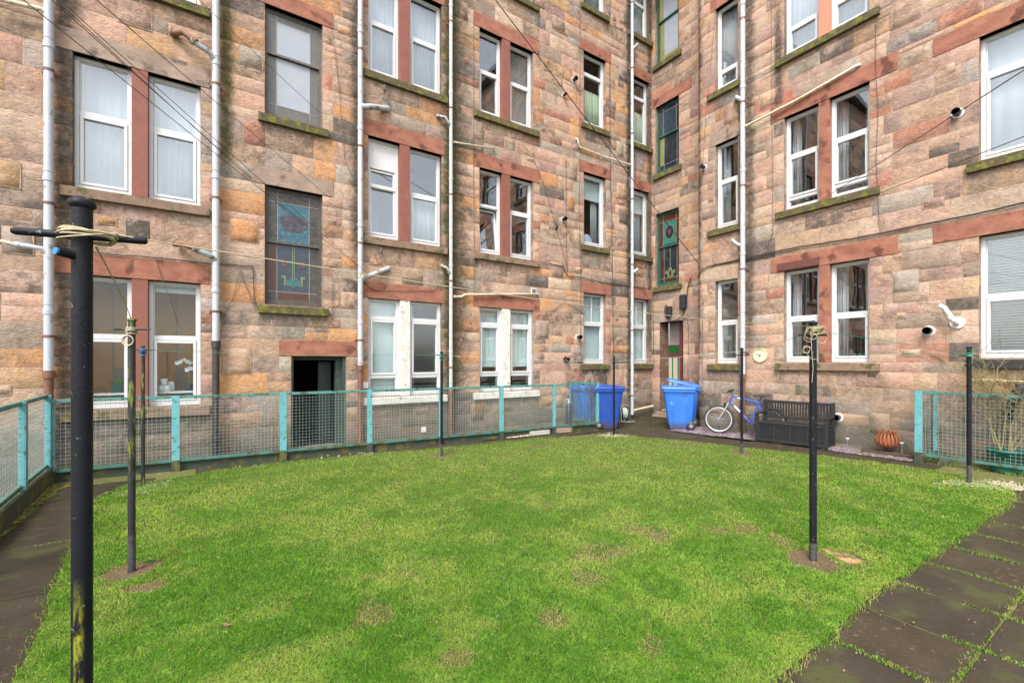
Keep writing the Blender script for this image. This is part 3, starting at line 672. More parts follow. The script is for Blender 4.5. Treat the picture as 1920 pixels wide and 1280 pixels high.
def leaded(o):
    """timber sash windows of the two common stairs"""
    fr = o['fr']; u0, u1, z0, z1 = o['u0'], o['u1'], o['z0'], o['z1']; st = o['style']; hh = z1-z0; W = u1-u0
    fm = {'grey': M['sash_grey'], 'stained': M['sash_dark']}.get(st, M['sash_green'])
    f = MB(); border(f, fr, u0, u1, z0, z1, -.17, -.09, .035, .06); fo = part(f, 'window', fm, bld)
    zm = z0+hh*(.54 if st in ('stained', 'greenstained') else .60 if st == 'grey' else .56)
    s1 = MB(); border(s1, fr, u0+.035, u1-.035, zm-.02, z1-.035, -.125, -.095, .03, .04); part(s1, 'sash', fm, fo)
    s2 = MB(); border(s2, fr, u0+.035, u1-.035, z0+.06, zm+.02, -.165, -.13, .03, .055); part(s2, 'sash', fm, fo)
    def panes(lo, hi, w, spec, top):
        a, b = u0+.065, u1-.065
        if fr is not FA: a, b = b, a      # mirror so that left stays left for a viewer in the yard
        X = lambda t: a+(b-a)*t
        Z = lambda t: lo+(hi-lo)*t
        n = 0
        for (x0, x1, y0, y1, mm) in spec:
            g = MB(); ua, ub = sorted((X(x0), X(x1))); fbox(g, fr, ua, ub, w-.004, w+.002, Z(y0), Z(y1)); part(g, 'pane', mm, fo)
        ld = MB()
        xs = sorted({v for s in spec for v in s[:2]} - {0, 1}); ys = sorted({v for s in spec for v in s[2:4]} - {0, 1})
        for v in xs: fbox(ld, fr, X(v)-.005, X(v)+.005, w-.006, w+.006, lo, hi)
        for v in ys: fbox(ld, fr, min(a, b), max(a, b), w-.007, w+.005, Z(v)-.005, Z(v)+.005)
        part(ld, 'lead_strip', M['lead'], fo)
        return X, Z
    zu = (zm+.02, z1-.065); zl = (z0+.115, zm-.02)
    if st == 'grey':
        cf = M['sky_pane']; tp = M['taupe_glass']
        panes(*zu, -.11, [(0, .16, 0, .84, tp), (.16, .84, 0, .84, cf), (.84, 1, 0, .84, tp), (0, .16, .84, 1, tp), (.16, .84, .84, 1, tp), (.84, 1, .84, 1, tp)], True)
        panes(*zl, -.148, [(0, .16, .16, 1, tp), (.16, .84, .16, 1, cf), (.84, 1, .16, 1, tp), (0, .16, 0, .16, tp), (.16, .84, 0, .16, tp), (.84, 1, 0, .16, tp)], False)
    elif st == 'stained':
        rp = M['ripple_glass']; bw = M['brown_glass']
        X, Z = panes(*zu, -.11, [(0, .18, 0, .80, rp), (.18, .82, 0, .80, M['blue_glass']), (.82, 1, 0, .80, rp), (0, .18, .80, 1, rp), (.18, .82, .80, 1, rp), (.82, 1, .80, 1, rp)], True)
        w = -.104
        d = MB(); pts = [(.5+.27*math.cos(t)*(1+.12*math.sin(3*t)), .40+.20*math.sin(t)*(1+.18*math.cos(2*t))) for t in [i*math.pi/14 for i in range(28)]]
        d.add([fr.P(X(x), w, Z(y)) for x, y in pts], [tuple(range(28))]); part(d, 'mauve_panel', M['purple_glass'], fo, solid=.004)
        X, Z = panes(*zl, -.148, [(0, .17, .14, 1, bw), (.17, .83, .14, 1, M['navy_glass']), (.83, 1, .14, 1, rp), (0, .17, 0, .14, rp), (.17, .83, 0, .14, bw), (.83, 1, 0, .14, rp)], False)
        w = -.142; d = MB(); q = lambda x0, x1, y0, y1: fbox(d, fr, X(x0), X(x1), w-.002, w+.003, Z(y0), Z(y1))
        q(.475, .492, .24, 1); q(.508, .525, .24, 1)
        q(.26, .35, .40, .44); q(.31, .35, .26, .40); q(.37, .42, .26, .36)
        q(.65, .74, .40, .44); q(.65, .69, .26, .40); q(.58, .63, .26, .36); part(d, 'pale_green_stem', M['lime_glass'], fo)
        d = MB()
        for cx, sg in ((.435, 1), (.565, -1)):
            pts = [(cx+.055*math.cos(t), .31+.055*math.sin(t)) for t in [i*math.pi/8 for i in range(16)]]
            d.add([fr.P(X(x), w+.004, Z(y)) for x, y in pts], [tuple(range(16))])
            d.add([fr.P(X(cx-.03), w+.004, Z(.355)), fr.P(X(cx+.05), w+.004, Z(.355)), fr.P(X(cx+.035*sg), w+.004, Z(.44))], [(0, 1, 2)])
        part(d, 'teal_drop', M['teal_glass'], fo, solid=.003)
        d = MB()
        for cx in (.32, .68):
            for k in range(5):
                an = k*2*math.pi/5+.3; c = (cx+.045*math.cos(an), .66+.035*math.sin(an))
                d.add([fr.P(X(c[0]+.03*math.cos(t)), w+.002+.001*k, Z(c[1]+.022*math.sin(t))) for t in [i*math.pi/4 for i in range(8)]], [tuple(range(8))])
        part(d, 'rose_petal', M['pink_glass'], fo, solid=.002)
    elif st == 'greenpale':
        ol = M['olive_glass']; cf = M['sky_pane']
        panes(*zu, -.11, [(0, .22, 0, .9, ol), (.22, .9, 0, .9, cf), (.9, 1, 0, .9, ol), (0, 1, .9, 1, ol)], True)
        panes(*zl, -.148, [(0, .22, .1, 1, ol), (.22, .9, .1, 1, cf), (.9, 1, .1, 1, ol), (0, 1, 0, .1, ol)], False)
    elif st == 'green':
        dk = M['dark_glass']
        panes(*zu, -.11, [(0, .2, 0, .85, dk), (.2, .85, 0, .85, M['navy_glass']), (.85, 1, 0, .85, dk), (0, .2, .85, 1, dk), (.2, 1, .85, 1, dk)], True)
        panes(*zl, -.148, [(0, .2, .15, 1, M['olive_glass']), (.2, .85, .15, 1, dk), (.85, 1, .15, 1, dk), (0, .2, 0, .15, dk), (.2, 1, 0, .15, dk)], False)
    else:
        dk = M['dark_glass']; bw = M['brown_glass']
        X, Z = panes(*zu, -.11, [(0, .2, 0, .78, bw), (.2, .85, 0, .78, M['navy_glass']), (.85, 1, 0, .78, bw), (0, .2, .78, 1, bw), (.2, 1, .78, 1, bw)], True)
        w = -.104; d = MB(); N_ = 20
        disc = lambda cx, cy, rx, ry, ww: d.add([fr.P(X(cx+rx*math.cos(t)), ww, Z(cy+ry*math.sin(t))) for t in [i*2*math.pi/N_ for i in range(N_)]], [tuple(range(N_))])
        fbox(d, fr, min(X(.22), X(.83)), max(X(.22), X(.83)), w-.002, w+.001, Z(.04), Z(.75)); part(d, 'green_panel', mat('sea_green_glass', (.03, .14, .10), (.05, .18, .13), 6, .2), fo)
        d = MB(); disc(.52, .42, .235, .25, w+.004); part(d, 'gold_ring', M['lime_glass'], fo, solid=.002)
        d = MB(); disc(.52, .42, .20, .215, w+.008); part(d, 'dark_disc', M['dark_glass'], fo, solid=.002)
        d = MB(); disc(.52, .42, .07, .08, w+.012); part(d, 'centre_disc', M['pink_glass'], fo, solid=.002)
        X, Z = panes(*zl, -.148, [(0, .2, .12, 1, bw), (.2, .85, .12, 1, dk), (.85, 1, .12, 1, bw), (0, .2, 0, .12, dk), (.2, 1, 0, .12, bw)], False)
        w = -.142; d = MB(); fbox(d, fr, min(X(.50), X(.53)), max(X(.50), X(.53)), w, w+.003, Z(.40), Z(1))
        pts = [(.52, .42), (.60, .38), (.62, .30), (.74, .34), (.78, .26), (.68, .22), (.66, .14), (.52, .10), (.38, .14), (.36, .22), (.26, .26), (.30, .34), (.42, .30), (.44, .38)]
        d.add([fr.P(X(x), w+.004, Z(y)) for x, y in pts], [tuple(range(len(pts)))]); part(d, 'gold_scroll', M['lime_glass'], fo, solid=.002)
        d = MB(); pts = [(.52, .34), (.58, .26), (.56, .18), (.52, .14), (.48, .18), (.46, .26)]
        d.add([fr.P(X(x), w+.008, Z(y)) for x, y in pts], [tuple(range(6))]); part(d, 'amber_drop', M['brown_glass'], fo, solid=.002)
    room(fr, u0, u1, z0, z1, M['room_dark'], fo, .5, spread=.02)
    return fo
for o in ops:
    fr = o['fr']; st = o.get('style')
    if o['lint']:
        l = MB(); a, b, c, d = o['lrect']; fbox(l, fr, a+.005, b-.005, -.30, .014, c, d-.006)
        part(l, 'lintel', M['red_stone'] if o['lint'] == RED else M['buff_stone'], bld, bevel=.006)
    if o['sill']:
        l = MB(); a, b, c, d = o['srect']
        P = fr.P; vs = [P(a, -.31, c), P(b, -.31, c), P(b, .075, c+.01), P(a, .075, c+.01), P(a, -.31, d-.002), P(b, -.31, d-.002), P(b, .078, d-.022), P(a, .078, d-.022)]
        l.add(vs, [(0, 3, 2, 1), (4, 5, 6, 7), (0, 1, 5, 4), (1, 2, 6, 5), (2, 3, 7, 6), (3, 0, 4, 7)])
        sm = M['upvc_dirty'] if o.get('white') else M['sill_black'] if o.get('blacksill') else M['sill_moss'] if (o['fl'] >= 2 or random.random() < .35 or o['u1']-o['u0'] < 1) else M['sill']
        part(l, 'window_sill', sm, bld, bevel=.008)
    if o['m']:
        l = MB(); a, b = o['m']; fbox(l, fr, a, b, -.31, .005, o['z0'], o['z1'])
        mm = M['upvc_dirty'] if o.get('white') else M['orange_smooth'] if o.get('orange') else M['red_smooth'] if fr is FA else M['red_stone']
        part(l, 'mullion', mm, bld, bevel=.006)
        lights = [(o['u0'], a), (b, o['u1'])]
        if fr is FB: lights = lights[::-1]
        for i, (p, q) in enumerate(lights): light(o, p, q, o['kinds'][i], i)
        if o.get('board'):
            l = MB(); fbox(l, fr, lights[0][0]-.02, lights[0][1]+.12, .002, .05, o['z1']+.02, o['z1']+.17); part(l, 'timber_board', mat('dark_red_board', (.10, .035, .025), (.14, .05, .035), 9, .6), bld)
    elif st in (None, 'barred'): light(o, o['u0'], o['u1'], o['kinds'][0], 0)
    elif st in ('stained', 'grey', 'green', 'greenpale', 'greenstained'): leaded(o)
    elif st == 'cellar':
        dk = mat('cellar_dark_green_frame', (.02, .04, .032), (.05, .07, .05), 8, .7); u0, u1, z0, z1 = o['u0'], o['u1'], o['z0'], o['z1']
        f = MB(); fbox(f, fr, u0, u0+.035, -.28, -.02, z0, z1); fbox(f, fr, u1-.16, u1, -.30, -.16, z0, z1); fbox(f, fr, u1-.05, u1, -.16, -.03, z0, z1); fbox(f, fr, u0+.035, u1-.16, -.28, -.18, z1-.07, z1)
        fo = part(f, 'cellar_doorway', dk, bld)
        room(fr, u0, u1, z0, z1, mat('cellar_black', (.012, .011, .010), (.03, .026, .022), 3, .95), fo, 2.6, spread=.1)
        l = MB(); fbox(l, fr, u0-.02, u1+.02, -.35, .16, -.05, .028); part(l, 'doorstep', M['concrete'], fo)
        l = MB(); fbox(l, fr, u1-.42, u1-.18, -.55, -.50, z0, z1-.1); part(l, 'door', mat('dark_green_door', (.008, .02, .022), (.02, .035, .03), 5, .5), fo)
    elif st == 'close':
        u0, u1, z0, z1 = o['u0'], o['u1'], o['z0'], o['z1']
        f = MB(); fbox(f, fr, u0+.02, u1, -.46, -.44, z0+1.9, z1); fo = part(f, 'doorway', mat('close_plaster', (.30, .27, .25), (.36, .33, .30), 4, .8), bld)
        t = MB(); fbox(t, fr, u0, u1, -.475, -.425, z0, z0+1.64); part(t, 'tiled_dado', mat('cream_wall_tile', (.40, .38, .30), (.48, .45, .36), 4, .25), fo)
        t = MB(); fbox(t, fr, u0, u1, -.425, -.420, z0+1.72, z0+1.95)
        for k in range(4): fbox(t, fr, u0+.06+k*.20, u0+.095+k*.20, -.425, -.418, z0, z0+1.60)
        part(t, 'green_tile_band', mat('bottle_green_tile', (.008, .09, .02), (.015, .13, .03), 9, .2), fo)
        t = MB(); fbox(t, fr, u0, u1, -.440, -.418, z0+1.95, z0+1.98); fbox(t, fr, u0, u1, -.425, -.416, z0+1.60, z0+1.72); fbox(t, fr, u0+.19, u0+.29, -.40, -.22, z0, z1); part(t, 'maroon_post', mat('maroon_paint', (.12, .028, .030), (.16, .04, .04), 9, .4), fo)
        r = MB(); fbox(r, fr, u0-.02, u1+.02, -.7, -.48, z0, z1+.05); fbox(r, fr, u0-.02, u1+.02, -.7, .0, z1+.002, z1+.05); part(r, 'back_wall', M['room_dark'], fo)
        for k in range(3):
            l = MB(); fbox(l, fr, u0-.10-.06*k, min(u1+.10, CA-.01), -.40, .02+.16*(2-k)-.10, .002+.07*k, .07*(k+1)); part(l, 'step', M['buff_stone'], fo, bevel=.012)
#PART2
# ---------------------------------------------------------------- drainpipes fixed to the walls
def drainpipe(fr, u, ztop, zsplit, r, mu, ml, branches=(), off=.11, zs=(), zbot=.02, collars=None, shoe=False):
    P = fr.P; mb = MB(); mb.tube([P(u, off, zsplit), P(u, off, ztop)], r, 16)
    for z in (collars or [zsplit+1.9*i+.9 for i in range(7)]):
        if z < ztop:
            mb.tube([P(u, off, z-.035), P(u, off, z+.035)], r*1.17, 16); mb.tube([P(u, off, z+.10), P(u, off, z+.12)], r*1.1, 16)
    o = part(mb, 'drainpipe', M[mu], bld)
    if zsplit > zbot+.1:
        mb = MB(); mb.tube([P(u, off, zbot), P(u, off, zsplit+.03)], r*.95, 16); mb.tube([P(u, off, zsplit-.05), P(u, off, zsplit+.06)], r*1.25, 16)
        mb.tube([P(u, off, zbot+.30), P(u, off, zbot+.40)], r*1.2, 16)
        if shoe: mb.tube([P(u, off, zbot+.05), P(u, off+.04, zbot+.0), P(u, off+.14, zbot-.03)], r*.9, 12)
        part(mb, 'iron_pipe', M[ml], o)
    z = zsplit+.55
    while z < ztop:
        k = MB(); k.tube([P(u, off, z-.018), P(u, off, z+.018)], r*1.12, 16); fbox(k, fr, u-r*1.7, u+r*1.7, 0, .02, z-.02, z+.02); fbox(k, fr, u-.015, u+.015, 0, off, z-.018, z+.018); z += 1.9
        part(k, 'pipe_bracket', M['pipe_brown'], o)
    for b in branches:
        pts, rr, mm = b; mb = MB(); Q = [P(*p) for p in pts]
        mb.tube(Q, rr, 12); mb.tube([Q[0], Q[0]+(Q[1]-Q[0]).normalized()*.05], rr*1.2, 12); mb.tube([Q[-1]-(Q[-1]-Q[-2]).normalized()*.05, Q[-1]], rr*1.18, 12)
        part(mb, 'branch_pipe', M[mm], o)
    return o
def za(px, py): return wA(px, py)[1]
def zb_(px, py): return wB(px, py)[1]
def ub(px, w=.1, py=HY): return (wA(px)[0], w)
def ptA(px, py, w=.1): u, z = wA(px, py); return (u, w, z)
def ptB(px, py, w=.1): u, z = wB(px, py); return (u, w, z)
drainpipe(FA, PIPE_A[0], TOP-.1, za(96, 702), .055, 'pipe', 'pipe_brown', [
    ([ptA(99, 486, .11), ptA(86, 470, .14), ptA(60, 466, .15), ptA(35, 462, .13)], .036, 'pipe'), ([ptA(48, 464, .12), ptA(-90, 436, .12)], .024, 'pipe_cream'),
    ([ptA(96, 38, .11), ptA(84, 29, .13), ptA(-60, -6, .12)], .030, 'pipe_cream')], shoe=False)
drainpipe(FA, PIPE_A[1], TOP-.1, za(405, 646), .055, 'pipe', 'pipe_black', [
    ([ptA(405, 492, .11), ptA(395, 482, .16), ptA(362, 470, .18)], .044, 'pipe_grey'), ([ptA(372, 472, .18), ptA(345, 462, .19), ptA(328, 457, .06)], .05, 'terracotta'),
    ([ptA(403, 122, .11), ptA(393, 108, .16), ptA(358, 88, .18)], .044, 'pipe_grey'), ([ptA(368, 92, .18), ptA(345, 72, .17), ptA(322, 64, .02)], .05, 'terracotta')])
drainpipe(FA, PIPE_A[2], TOP-.1, za(673, 690), .050, 'pipe', 'pipe_brown', [
    ([ptA(676, 206, .11), ptA(690, 209, .20), ptA(727, 205, .0)], .055, 'pipe_grey'), ([ptA(676, 523, .11), ptA(690, 519, .17), ptA(729, 503, .0)], .05, 'pipe_grey')])
drainpipe(FA, PIPE_A[3], TOP-.1, za(841, 735), .040, 'pipe', 'pipe_brown', [
    ([ptA(839, 238, .11), ptA(830, 226, .14), ptA(819, 218, .02)], .032, 'pipe_grey'), ([ptA(839, 514, .11), ptA(834, 505, .14), ptA(827, 498, .02)], .032, 'pipe_grey'),
    ([ptA(846, 270, .10), ptA(925, 281, .06), ptA(925, 283, .0)], .020, 'pipe_cream'),
    ([ptA(846, 557, .10), ptA(862, 557, .08), ptA(869, 553, .08), ptA(1006, 552, .06), ptA(1007, 552, .0)], .026, 'pipe_cream')])
drainpipe(FA, PIPE_A[4], TOP-.1, .10, .045, 'pipe', 'pipe_brown', [
    ([ptA(1177, 312, .11), ptA(1130, 296, .07), ptA(1083, 277, .06), ptA(1080, 262, .05), ptA(1079, 261, .0)], .022, 'pipe_cream'), ([(PIPE_A[4]+.02, .12, .22), (PIPE_A[4]+.9, .10, .30)], .03, 'pipe_cream'),
    ([ptA(1181, 97, .11), ptA(1186, 91, .2)], .04, 'pipe_grey'), ([ptA(1181, 512, .11), ptA(1186, 507, .2)], .04, 'pipe')], zs=())
drainpipe(FB, PIPE_B, TOP-.1, zb_(1397, 706), .055, 'pipe', 'pipe_brown', [
    ([ptB(1402, 240, .11), ptB(1500, 188, .06), ptB(1608, 126, .06), ptB(1613, 122, .0)], .026, 'pipe_cream'),
    ([ptB(1396, 190, .11), ptB(1388, 187, .16), ptB(1381, 188, .02)], .045, 'pipe'), ([ptB(1396, 462, .11), ptB(1386, 458, .15), ptB(1380, 452, .17)], .035, 'pipe')])
# boiler flues and waste stubs
def vent(fr, px, py, r=.05, white=True, L_=.13, c=None):
    u, z = wA(px, py) if fr is FA else wB(px, py); P = fr.P
    m = MB(); m.tube([P(u, .0, z), P(u, .016, z)], r*1.45, 20); o = part(m, 'flue_vent', M['white_plastic' if white else 'black_plastic'], bld)
    m = MB(); m.tube([P(u, .012, z), P(u, L_, z)], r*.92, 18); m.tube([P(u, L_-.025, z), P(u, L_, z)], r*1.05, 18); part(m, 'flue_tube', M['black_plastic'], o)
for a in ((FA, 1075, 151, .055), (FA, 1056, 180, .04), (FA, 1055, 412, .05), (FA, 1040, 428, .022), (FA, 1083, 632, .055, True), (FA, 1060, 674, .055, False), (FB, 1321, 314, .05), (FB, 1796, 213, .055), (FB, 1742, 620, .06), (FB, 1572, 782, .06)): vent(*a)
m = MB(); u, z = wB(1796, 605); m.tube([FB.P(u, .0, z), FB.P(u, .03, z)], .095, 22); o = part(m, 'flue_vent', M['white_plastic'], bld)
u2, z2 = wB(1771, 578); m = MB(); m.tube([FB.P(u, .03, z), FB.P(u, .12, z), FB.P(u+.03, .16, z+.04), FB.P(u2-.03, .16, z2), FB.P(u2+.03, .18, z2+.03)], .038, 14); m.tube([FB.P(u+.04, .16, z+.06), FB.P(u+.06, .16, z+.09)], .046, 14); part(m, 'flue_tube', M['white_plastic'], o)
# vent grille, outlet box, meter plate
def plate(fr, px, py, w, h, m1, d=.03, name='wall_box'):
    u, z = wA(px, py) if fr is FA else wB(px, py); m = MB(); fbox(m, fr, u-w/2, u+w/2, 0, d, z-h/2, z+h/2); return part(m, name, M[m1], bld, bevel=.005)
plate(FA, 1000, 546, .16, .15, 'white_plastic', .02, 'vent_grille'); m = MB(); u, z = wA(1000, 546)
for k in range(4): fbox(m, FA, u-.055+k*.032, u-.035+k*.032, .0, .026, z-.055, z+.055)
part(m, 'grille_slot', M['black_plastic'], bld)
plate(FA, 794, 805, .10, .11, 'white_plastic'); plate(FA, 1188, 746, .07, .10, 'pipe'); plate(FA, 684, 722, .12, .12, 'white_plastic')
# insulator brackets under a top sill
for px, py in ((718, 168), (1148, 38), (712, 470)):
    u, z = wA(px, py); m = MB(); m.lathe([(.01, -.09), (.035, -.07), (.018, -.03), (.03, 0), (.012, .04)], FA.P(u, .10, z), 12); m.tube([FA.P(u, 0, z+.03), FA.P(u, .10, z+.03)], .01, 6); part(m, 'insulator_bracket', M['cable_brown'], bld)
for px, py in ((1300, 45), (1298, 258), (1306, 412)):
    u, z = wB(px, py, CB+.0); m = MB(); m.box((CB+RN-.02, UN+RN-.02, z-.09), (CB+RN+.13, UN+RN+.06, z+.09)); part(m, 'stone_bracket', M['sill_moss'], bld, bevel=.02)
# telephone boxes over the close door
for px, py, w, h in ((1257, 584, .16, .30), (1283, 566, .17, .40)):
    u, z = wB(px, py, CS); m = MB(); fbox(m, FS, u-w/2, u+w/2, .01, .12, z-h/2, z+h/2); o = part(m, 'junction_box', M['black_plastic'], bld, bevel=.02)
    m = MB()
    for k in range(4): fbox(m, FS, u-w/2-.012, u+w/2+.012, .03, .10, z-h/2+.05+k*h/4.6, z-h/2+.075+k*h/4.6)
    m.tube([FS.P(u, .06, z-h/2-.04), FS.P(u, .06, z-h/2)], .025, 8); part(m, 'cable_gland', M['cable'], o)
def wallcable(fr, pts, r=.007, m='cable', c=None, wob=.012, w=.03):
    Q = []
    for i in range(len(pts)-1):
        (x0, y0), (x1, y1) = pts[i], pts[i+1]; n = max(2, int(math.hypot(x1-x0, y1-y0)/14))
        for k in range(n): t = k/n; Q.append((x0+(x1-x0)*t, y0+(y1-y0)*t))
    Q.append(pts[-1]); V = []
    for (x, y) in Q:
        if fr is FA: u, z = wA(x, y)
        elif fr is FS: u, z = wB(x, y, CS)
        else: u, z = wB(x, y)
        V.append(fr.P(u+random.uniform(-wob, wob)*.4, w, z+random.uniform(-wob, wob)*.5))
    b = MB(); b.tube(V, r, 6); part(b, 'wall_cable', M[m], bld)
wallcable(FA, [(106, 464), (216, 478), (300, 484), (394, 495), (437, 496), (474, 500), (476, 560), (480, 575)], .008)
wallcable(FA, [(449, 505), (470, 560), (478, 578)], .005, 'cable_brown'); wallcable(FA, [(452, 500), (436, 560), (420, 590), (412, 640)], .005, 'cable_brown')
wallcable(FA, [(292, 482), (303, 520), (322, 575), (333, 612)], .004, 'cable_brown')
wallcable(FA, [(622, 600), (624, 522), (655, 523), (672, 530)], .006, 'cable_brown')
wallcable(FA, [(623, 60), (636, 180), (646, 300), (668, 350)], .005, 'cable_brown'); wallcable(FA, [(684, 532), (700, 545), (760, 546), (812, 545), (826, 532), (900, 545), (960, 560)], .005)
wallcable(FA, [(1087, -10), (1086, 150), (1086, 300), (1085, 430), (1088, 520), (1087, 700)], .006, 'cable_brown', w=.025)
wallcable(FA, [(1142, 120), (1143, 300), (1146, 420), (1148, 600), (1150, 690)], .007, w=.025); wallcable(FA, [(887, 30), (887, 330), (889, 560)], .005, 'cable_brown')
wallcable(FA, [(1013, 492), (1055, 500), (1062, 518), (1088, 520), (1130, 530), (1180, 537), (1216, 541)], .009)
wallcable(FA, [(1060, 300), (1060, 420), (1062, 518)], .005); wallcable(FA, [(1088, 515), (1091, 490), (1086, 440)], .005)
wallcable(FA, [(1004, 592), (1030, 588), (1056, 565), (1080, 578), (1095, 590)], .006, 'cable_brown'); wallcable(FA, [(1000, 300), (1020, 350), (1045, 440), (1062, 500)], .005, 'cable_brown')
wallcable(FA, [(1190, 752), (1200, 758), (1219, 754)], .006); wallcable(FA, [(700, 470), (706, 490), (713, 484)], .004, 'cable_brown')
wallcable(FB, [(1306, 520), (1318, 506), (1330, 500), (1400, 484), (1500, 463), (1600, 448), (1720, 424), (1810, 406), (1925, 380), (2050, 352)], .013, w=.035)
wallcable(FB, [(1332, 503), (1345, 497), (1400, 488), (1500, 467)], .006); wallcable(FB, [(1440, 462), (1450, 440), (1450, 300), (1448, 130), (1447, -20)], .005, 'cable_brown')
wallcable(FB, [(1643, 30), (1643, 130), (1648, 200), (1644, 300), (1650, 430)], .004); wallcable(FB, [(1342, -10), (1340, 60), (1325, 210), (1318, 330), (1308, 480)], .004, 'cable_brown')
wallcable(FB, [(1372, 450), (1388, 465), (1386, 520)], .004, 'cable_brown'); wallcable(FB, [(1320, 560), (1318, 660), (1320, 740)], .006, 'cable_brown')
wallcable(FS, [(1297, 522), (1291, 545), (1290, 570), (1283, 590), (1272, 600), (1262, 601), (1252, 596), (1248, 580), (1252, 572)], .014, w=.06); wallcable(FS, [(1290, 590), (1292, 620), (1291, 700), (1293, 760)], .006)
wallcable(FS, [(1226, 345), (1229, 380), (1228, 430)], .006, 'cable_brown'); wallcable(FS, [(1225, 540), (1226, 600), (1227, 690)], .006)
wallcable(FB, [(1818, 712), (1870, 712), (1925, 716), (2040, 726)], .014, 'pipe_cream', w=.05)
# ---------------------------------------------------------------- ground
def poly(name, pts, z, m, kind='structure', thick=0, jag=0., n=1):
    b = MB(); P = []
    for i in range(len(pts)):
        a = Vector((*pts[i], 0)); c = Vector((*pts[(i+1) % len(pts)], 0)); k = max(1, int((c-a).length/.12)) if jag else 1
        for q in range(k):
            p = a+(c-a)*q/k; P.append((p.x+random.uniform(-jag, jag), p.y+random.uniform(-jag, jag), z))
    b.add(P, [tuple(range(len(P)))])
    if thick:
        n_ = len(P); b.add(P+[(x, y, z-thick) for x, y, _ in P], [(i, (i+1) % n_, (i+1) % n_+n_, i+n_) for i in range(n_)])
    return tag(b.build(name, m), kind=kind)
M['earth'] = mat('damp_earth', (.048, .036, .026), (.085, .066, .048), 5, .95, .02, 25, c3=(.06, .065, .018), s3=3.5, t3=.54)
M['slab'] = mat('wet_brown_paving', (.040, .031, .020), (.072, .056, .038), 2.6, .7, .006, 55, c3=(.11, .088, .066), s3=26, t3=.63, detail=9, spec=.12)
M['slab2'] = mat('brown_paving_worn', (.036, .029, .020), (.066, .052, .036), 3.1, .8, .006, 55, spec=.12, c3=(.065, .066, .028), s3=3.2, t3=.57, detail=9)
M['joint'] = mat('mossy_joint', (.14, .135, .035), (.075, .085, .02), 12, .95, .01, 40, c3=(.22, .17, .09), s3=9)
poly('ground', [(-60, -60), (60, -60), (60, 60), (-60, 60)], -.055, M['earth'])
# paving: grid of slabs aligned with the wings, a few mm out of level each
def slabs(name, xs, ys, stagger=0., skip=None, m=None, z=0.0):
    b = MB()
    for i in range(len(xs)-1):
        for j in range(len(ys)-1):
            g = random.uniform(.006, .013); dz = random.uniform(-.004, .004)
            x0, x1 = xs[i]+g, xs[i+1]-g; y0, y1 = ys[j]+g, ys[j+1]-g
            if stagger: y0 += stagger*(i % 2); y1 += stagger*(i % 2)
            if skip and skip((x0+x1)/2, (y0+y1)/2): continue
            jj = lambda: random.uniform(-.006, .006)
            t = random.uniform(-.003, .003)
            cs = [(x0+jj(), y0+jj()), (x1+jj(), y0+jj()), (x1+jj(), y1+jj()), (x0+jj(), y1+jj())]
            zz = [z+dz+t, z+dz-t, z+dz-t*.5, z+dz+t]
            b.add([(p[0], p[1], q-.05) for p, q in zip(cs, zz)]+[(p[0], p[1], q) for p, q in zip(cs, zz)], [(4, 5, 6, 7), (0, 1, 5, 4), (1, 2, 6, 5), (2, 3, 7, 6), (3, 0, 4, 7)], random.randint(0, 1))
    return tag(b.build(name, [M['slab'], M['slab2']], bevel=.007), kind='structure')
fr_ = lambda a, b, s: [a+s*i for i in range(int(round((b-a)/s))+1)]
poly('joint_moss', [(-2.0, -2.5), (12, -2.5), (12, 2.2), (-2.0, 2.2)], -.012, M['joint'])
slabs('paving', fr_(.05, 9.65, .6), [-2.6, -2.0, -1.1, -.2, .68, 1.30], .0)
poly('joint_moss', [(-1.98, .2), (-.3, .2), (-.3, 8.6), (-1.98, 8.6)], -.010, M['joint'])
slabs('path', [-1.72, -.75], fr_(.3, 8.1, .6), 0)
slabs('path', fr_(-1.72, 7.9, .9), [7.80, 8.42], 0, z=-.012)
slabs('path', [8.55, 9.10, 9.62], fr_(1.34, 5.0, .75), 0, z=-.018)
slabs('path', fr_(7.9, 9.1, .6), fr_(4.2, 9.0, .6), 0, skip=lambda x, y: x < 8.4 and y < 5.5, z=-.022)
slabs('path', fr_(9.15, 11.0, .6), fr_(6.7, 9.1, .6), 0, z=-.022)
# mossy verge along the left fence
b = MB(); n = 60
vs = []
for i in range(n+1):
    y = 1.0+7.3*i/n; vs += [(-1.93, y, .012), (-1.72+random.uniform(-.06, .06)+.0*i, y, .004)]
b.add(vs, [(2*i, 2*i+1, 2*i+3, 2*i+2) for i in range(n)])
M['moss'] = mat('bright_moss', (.13, .13, .015), (.26, .22, .02), 14, 1, .02, 50, c3=(.06, .05, .025), s3=11, t3=.53)
tag(b.build('moss_verge', M['moss']), kind='stuff')
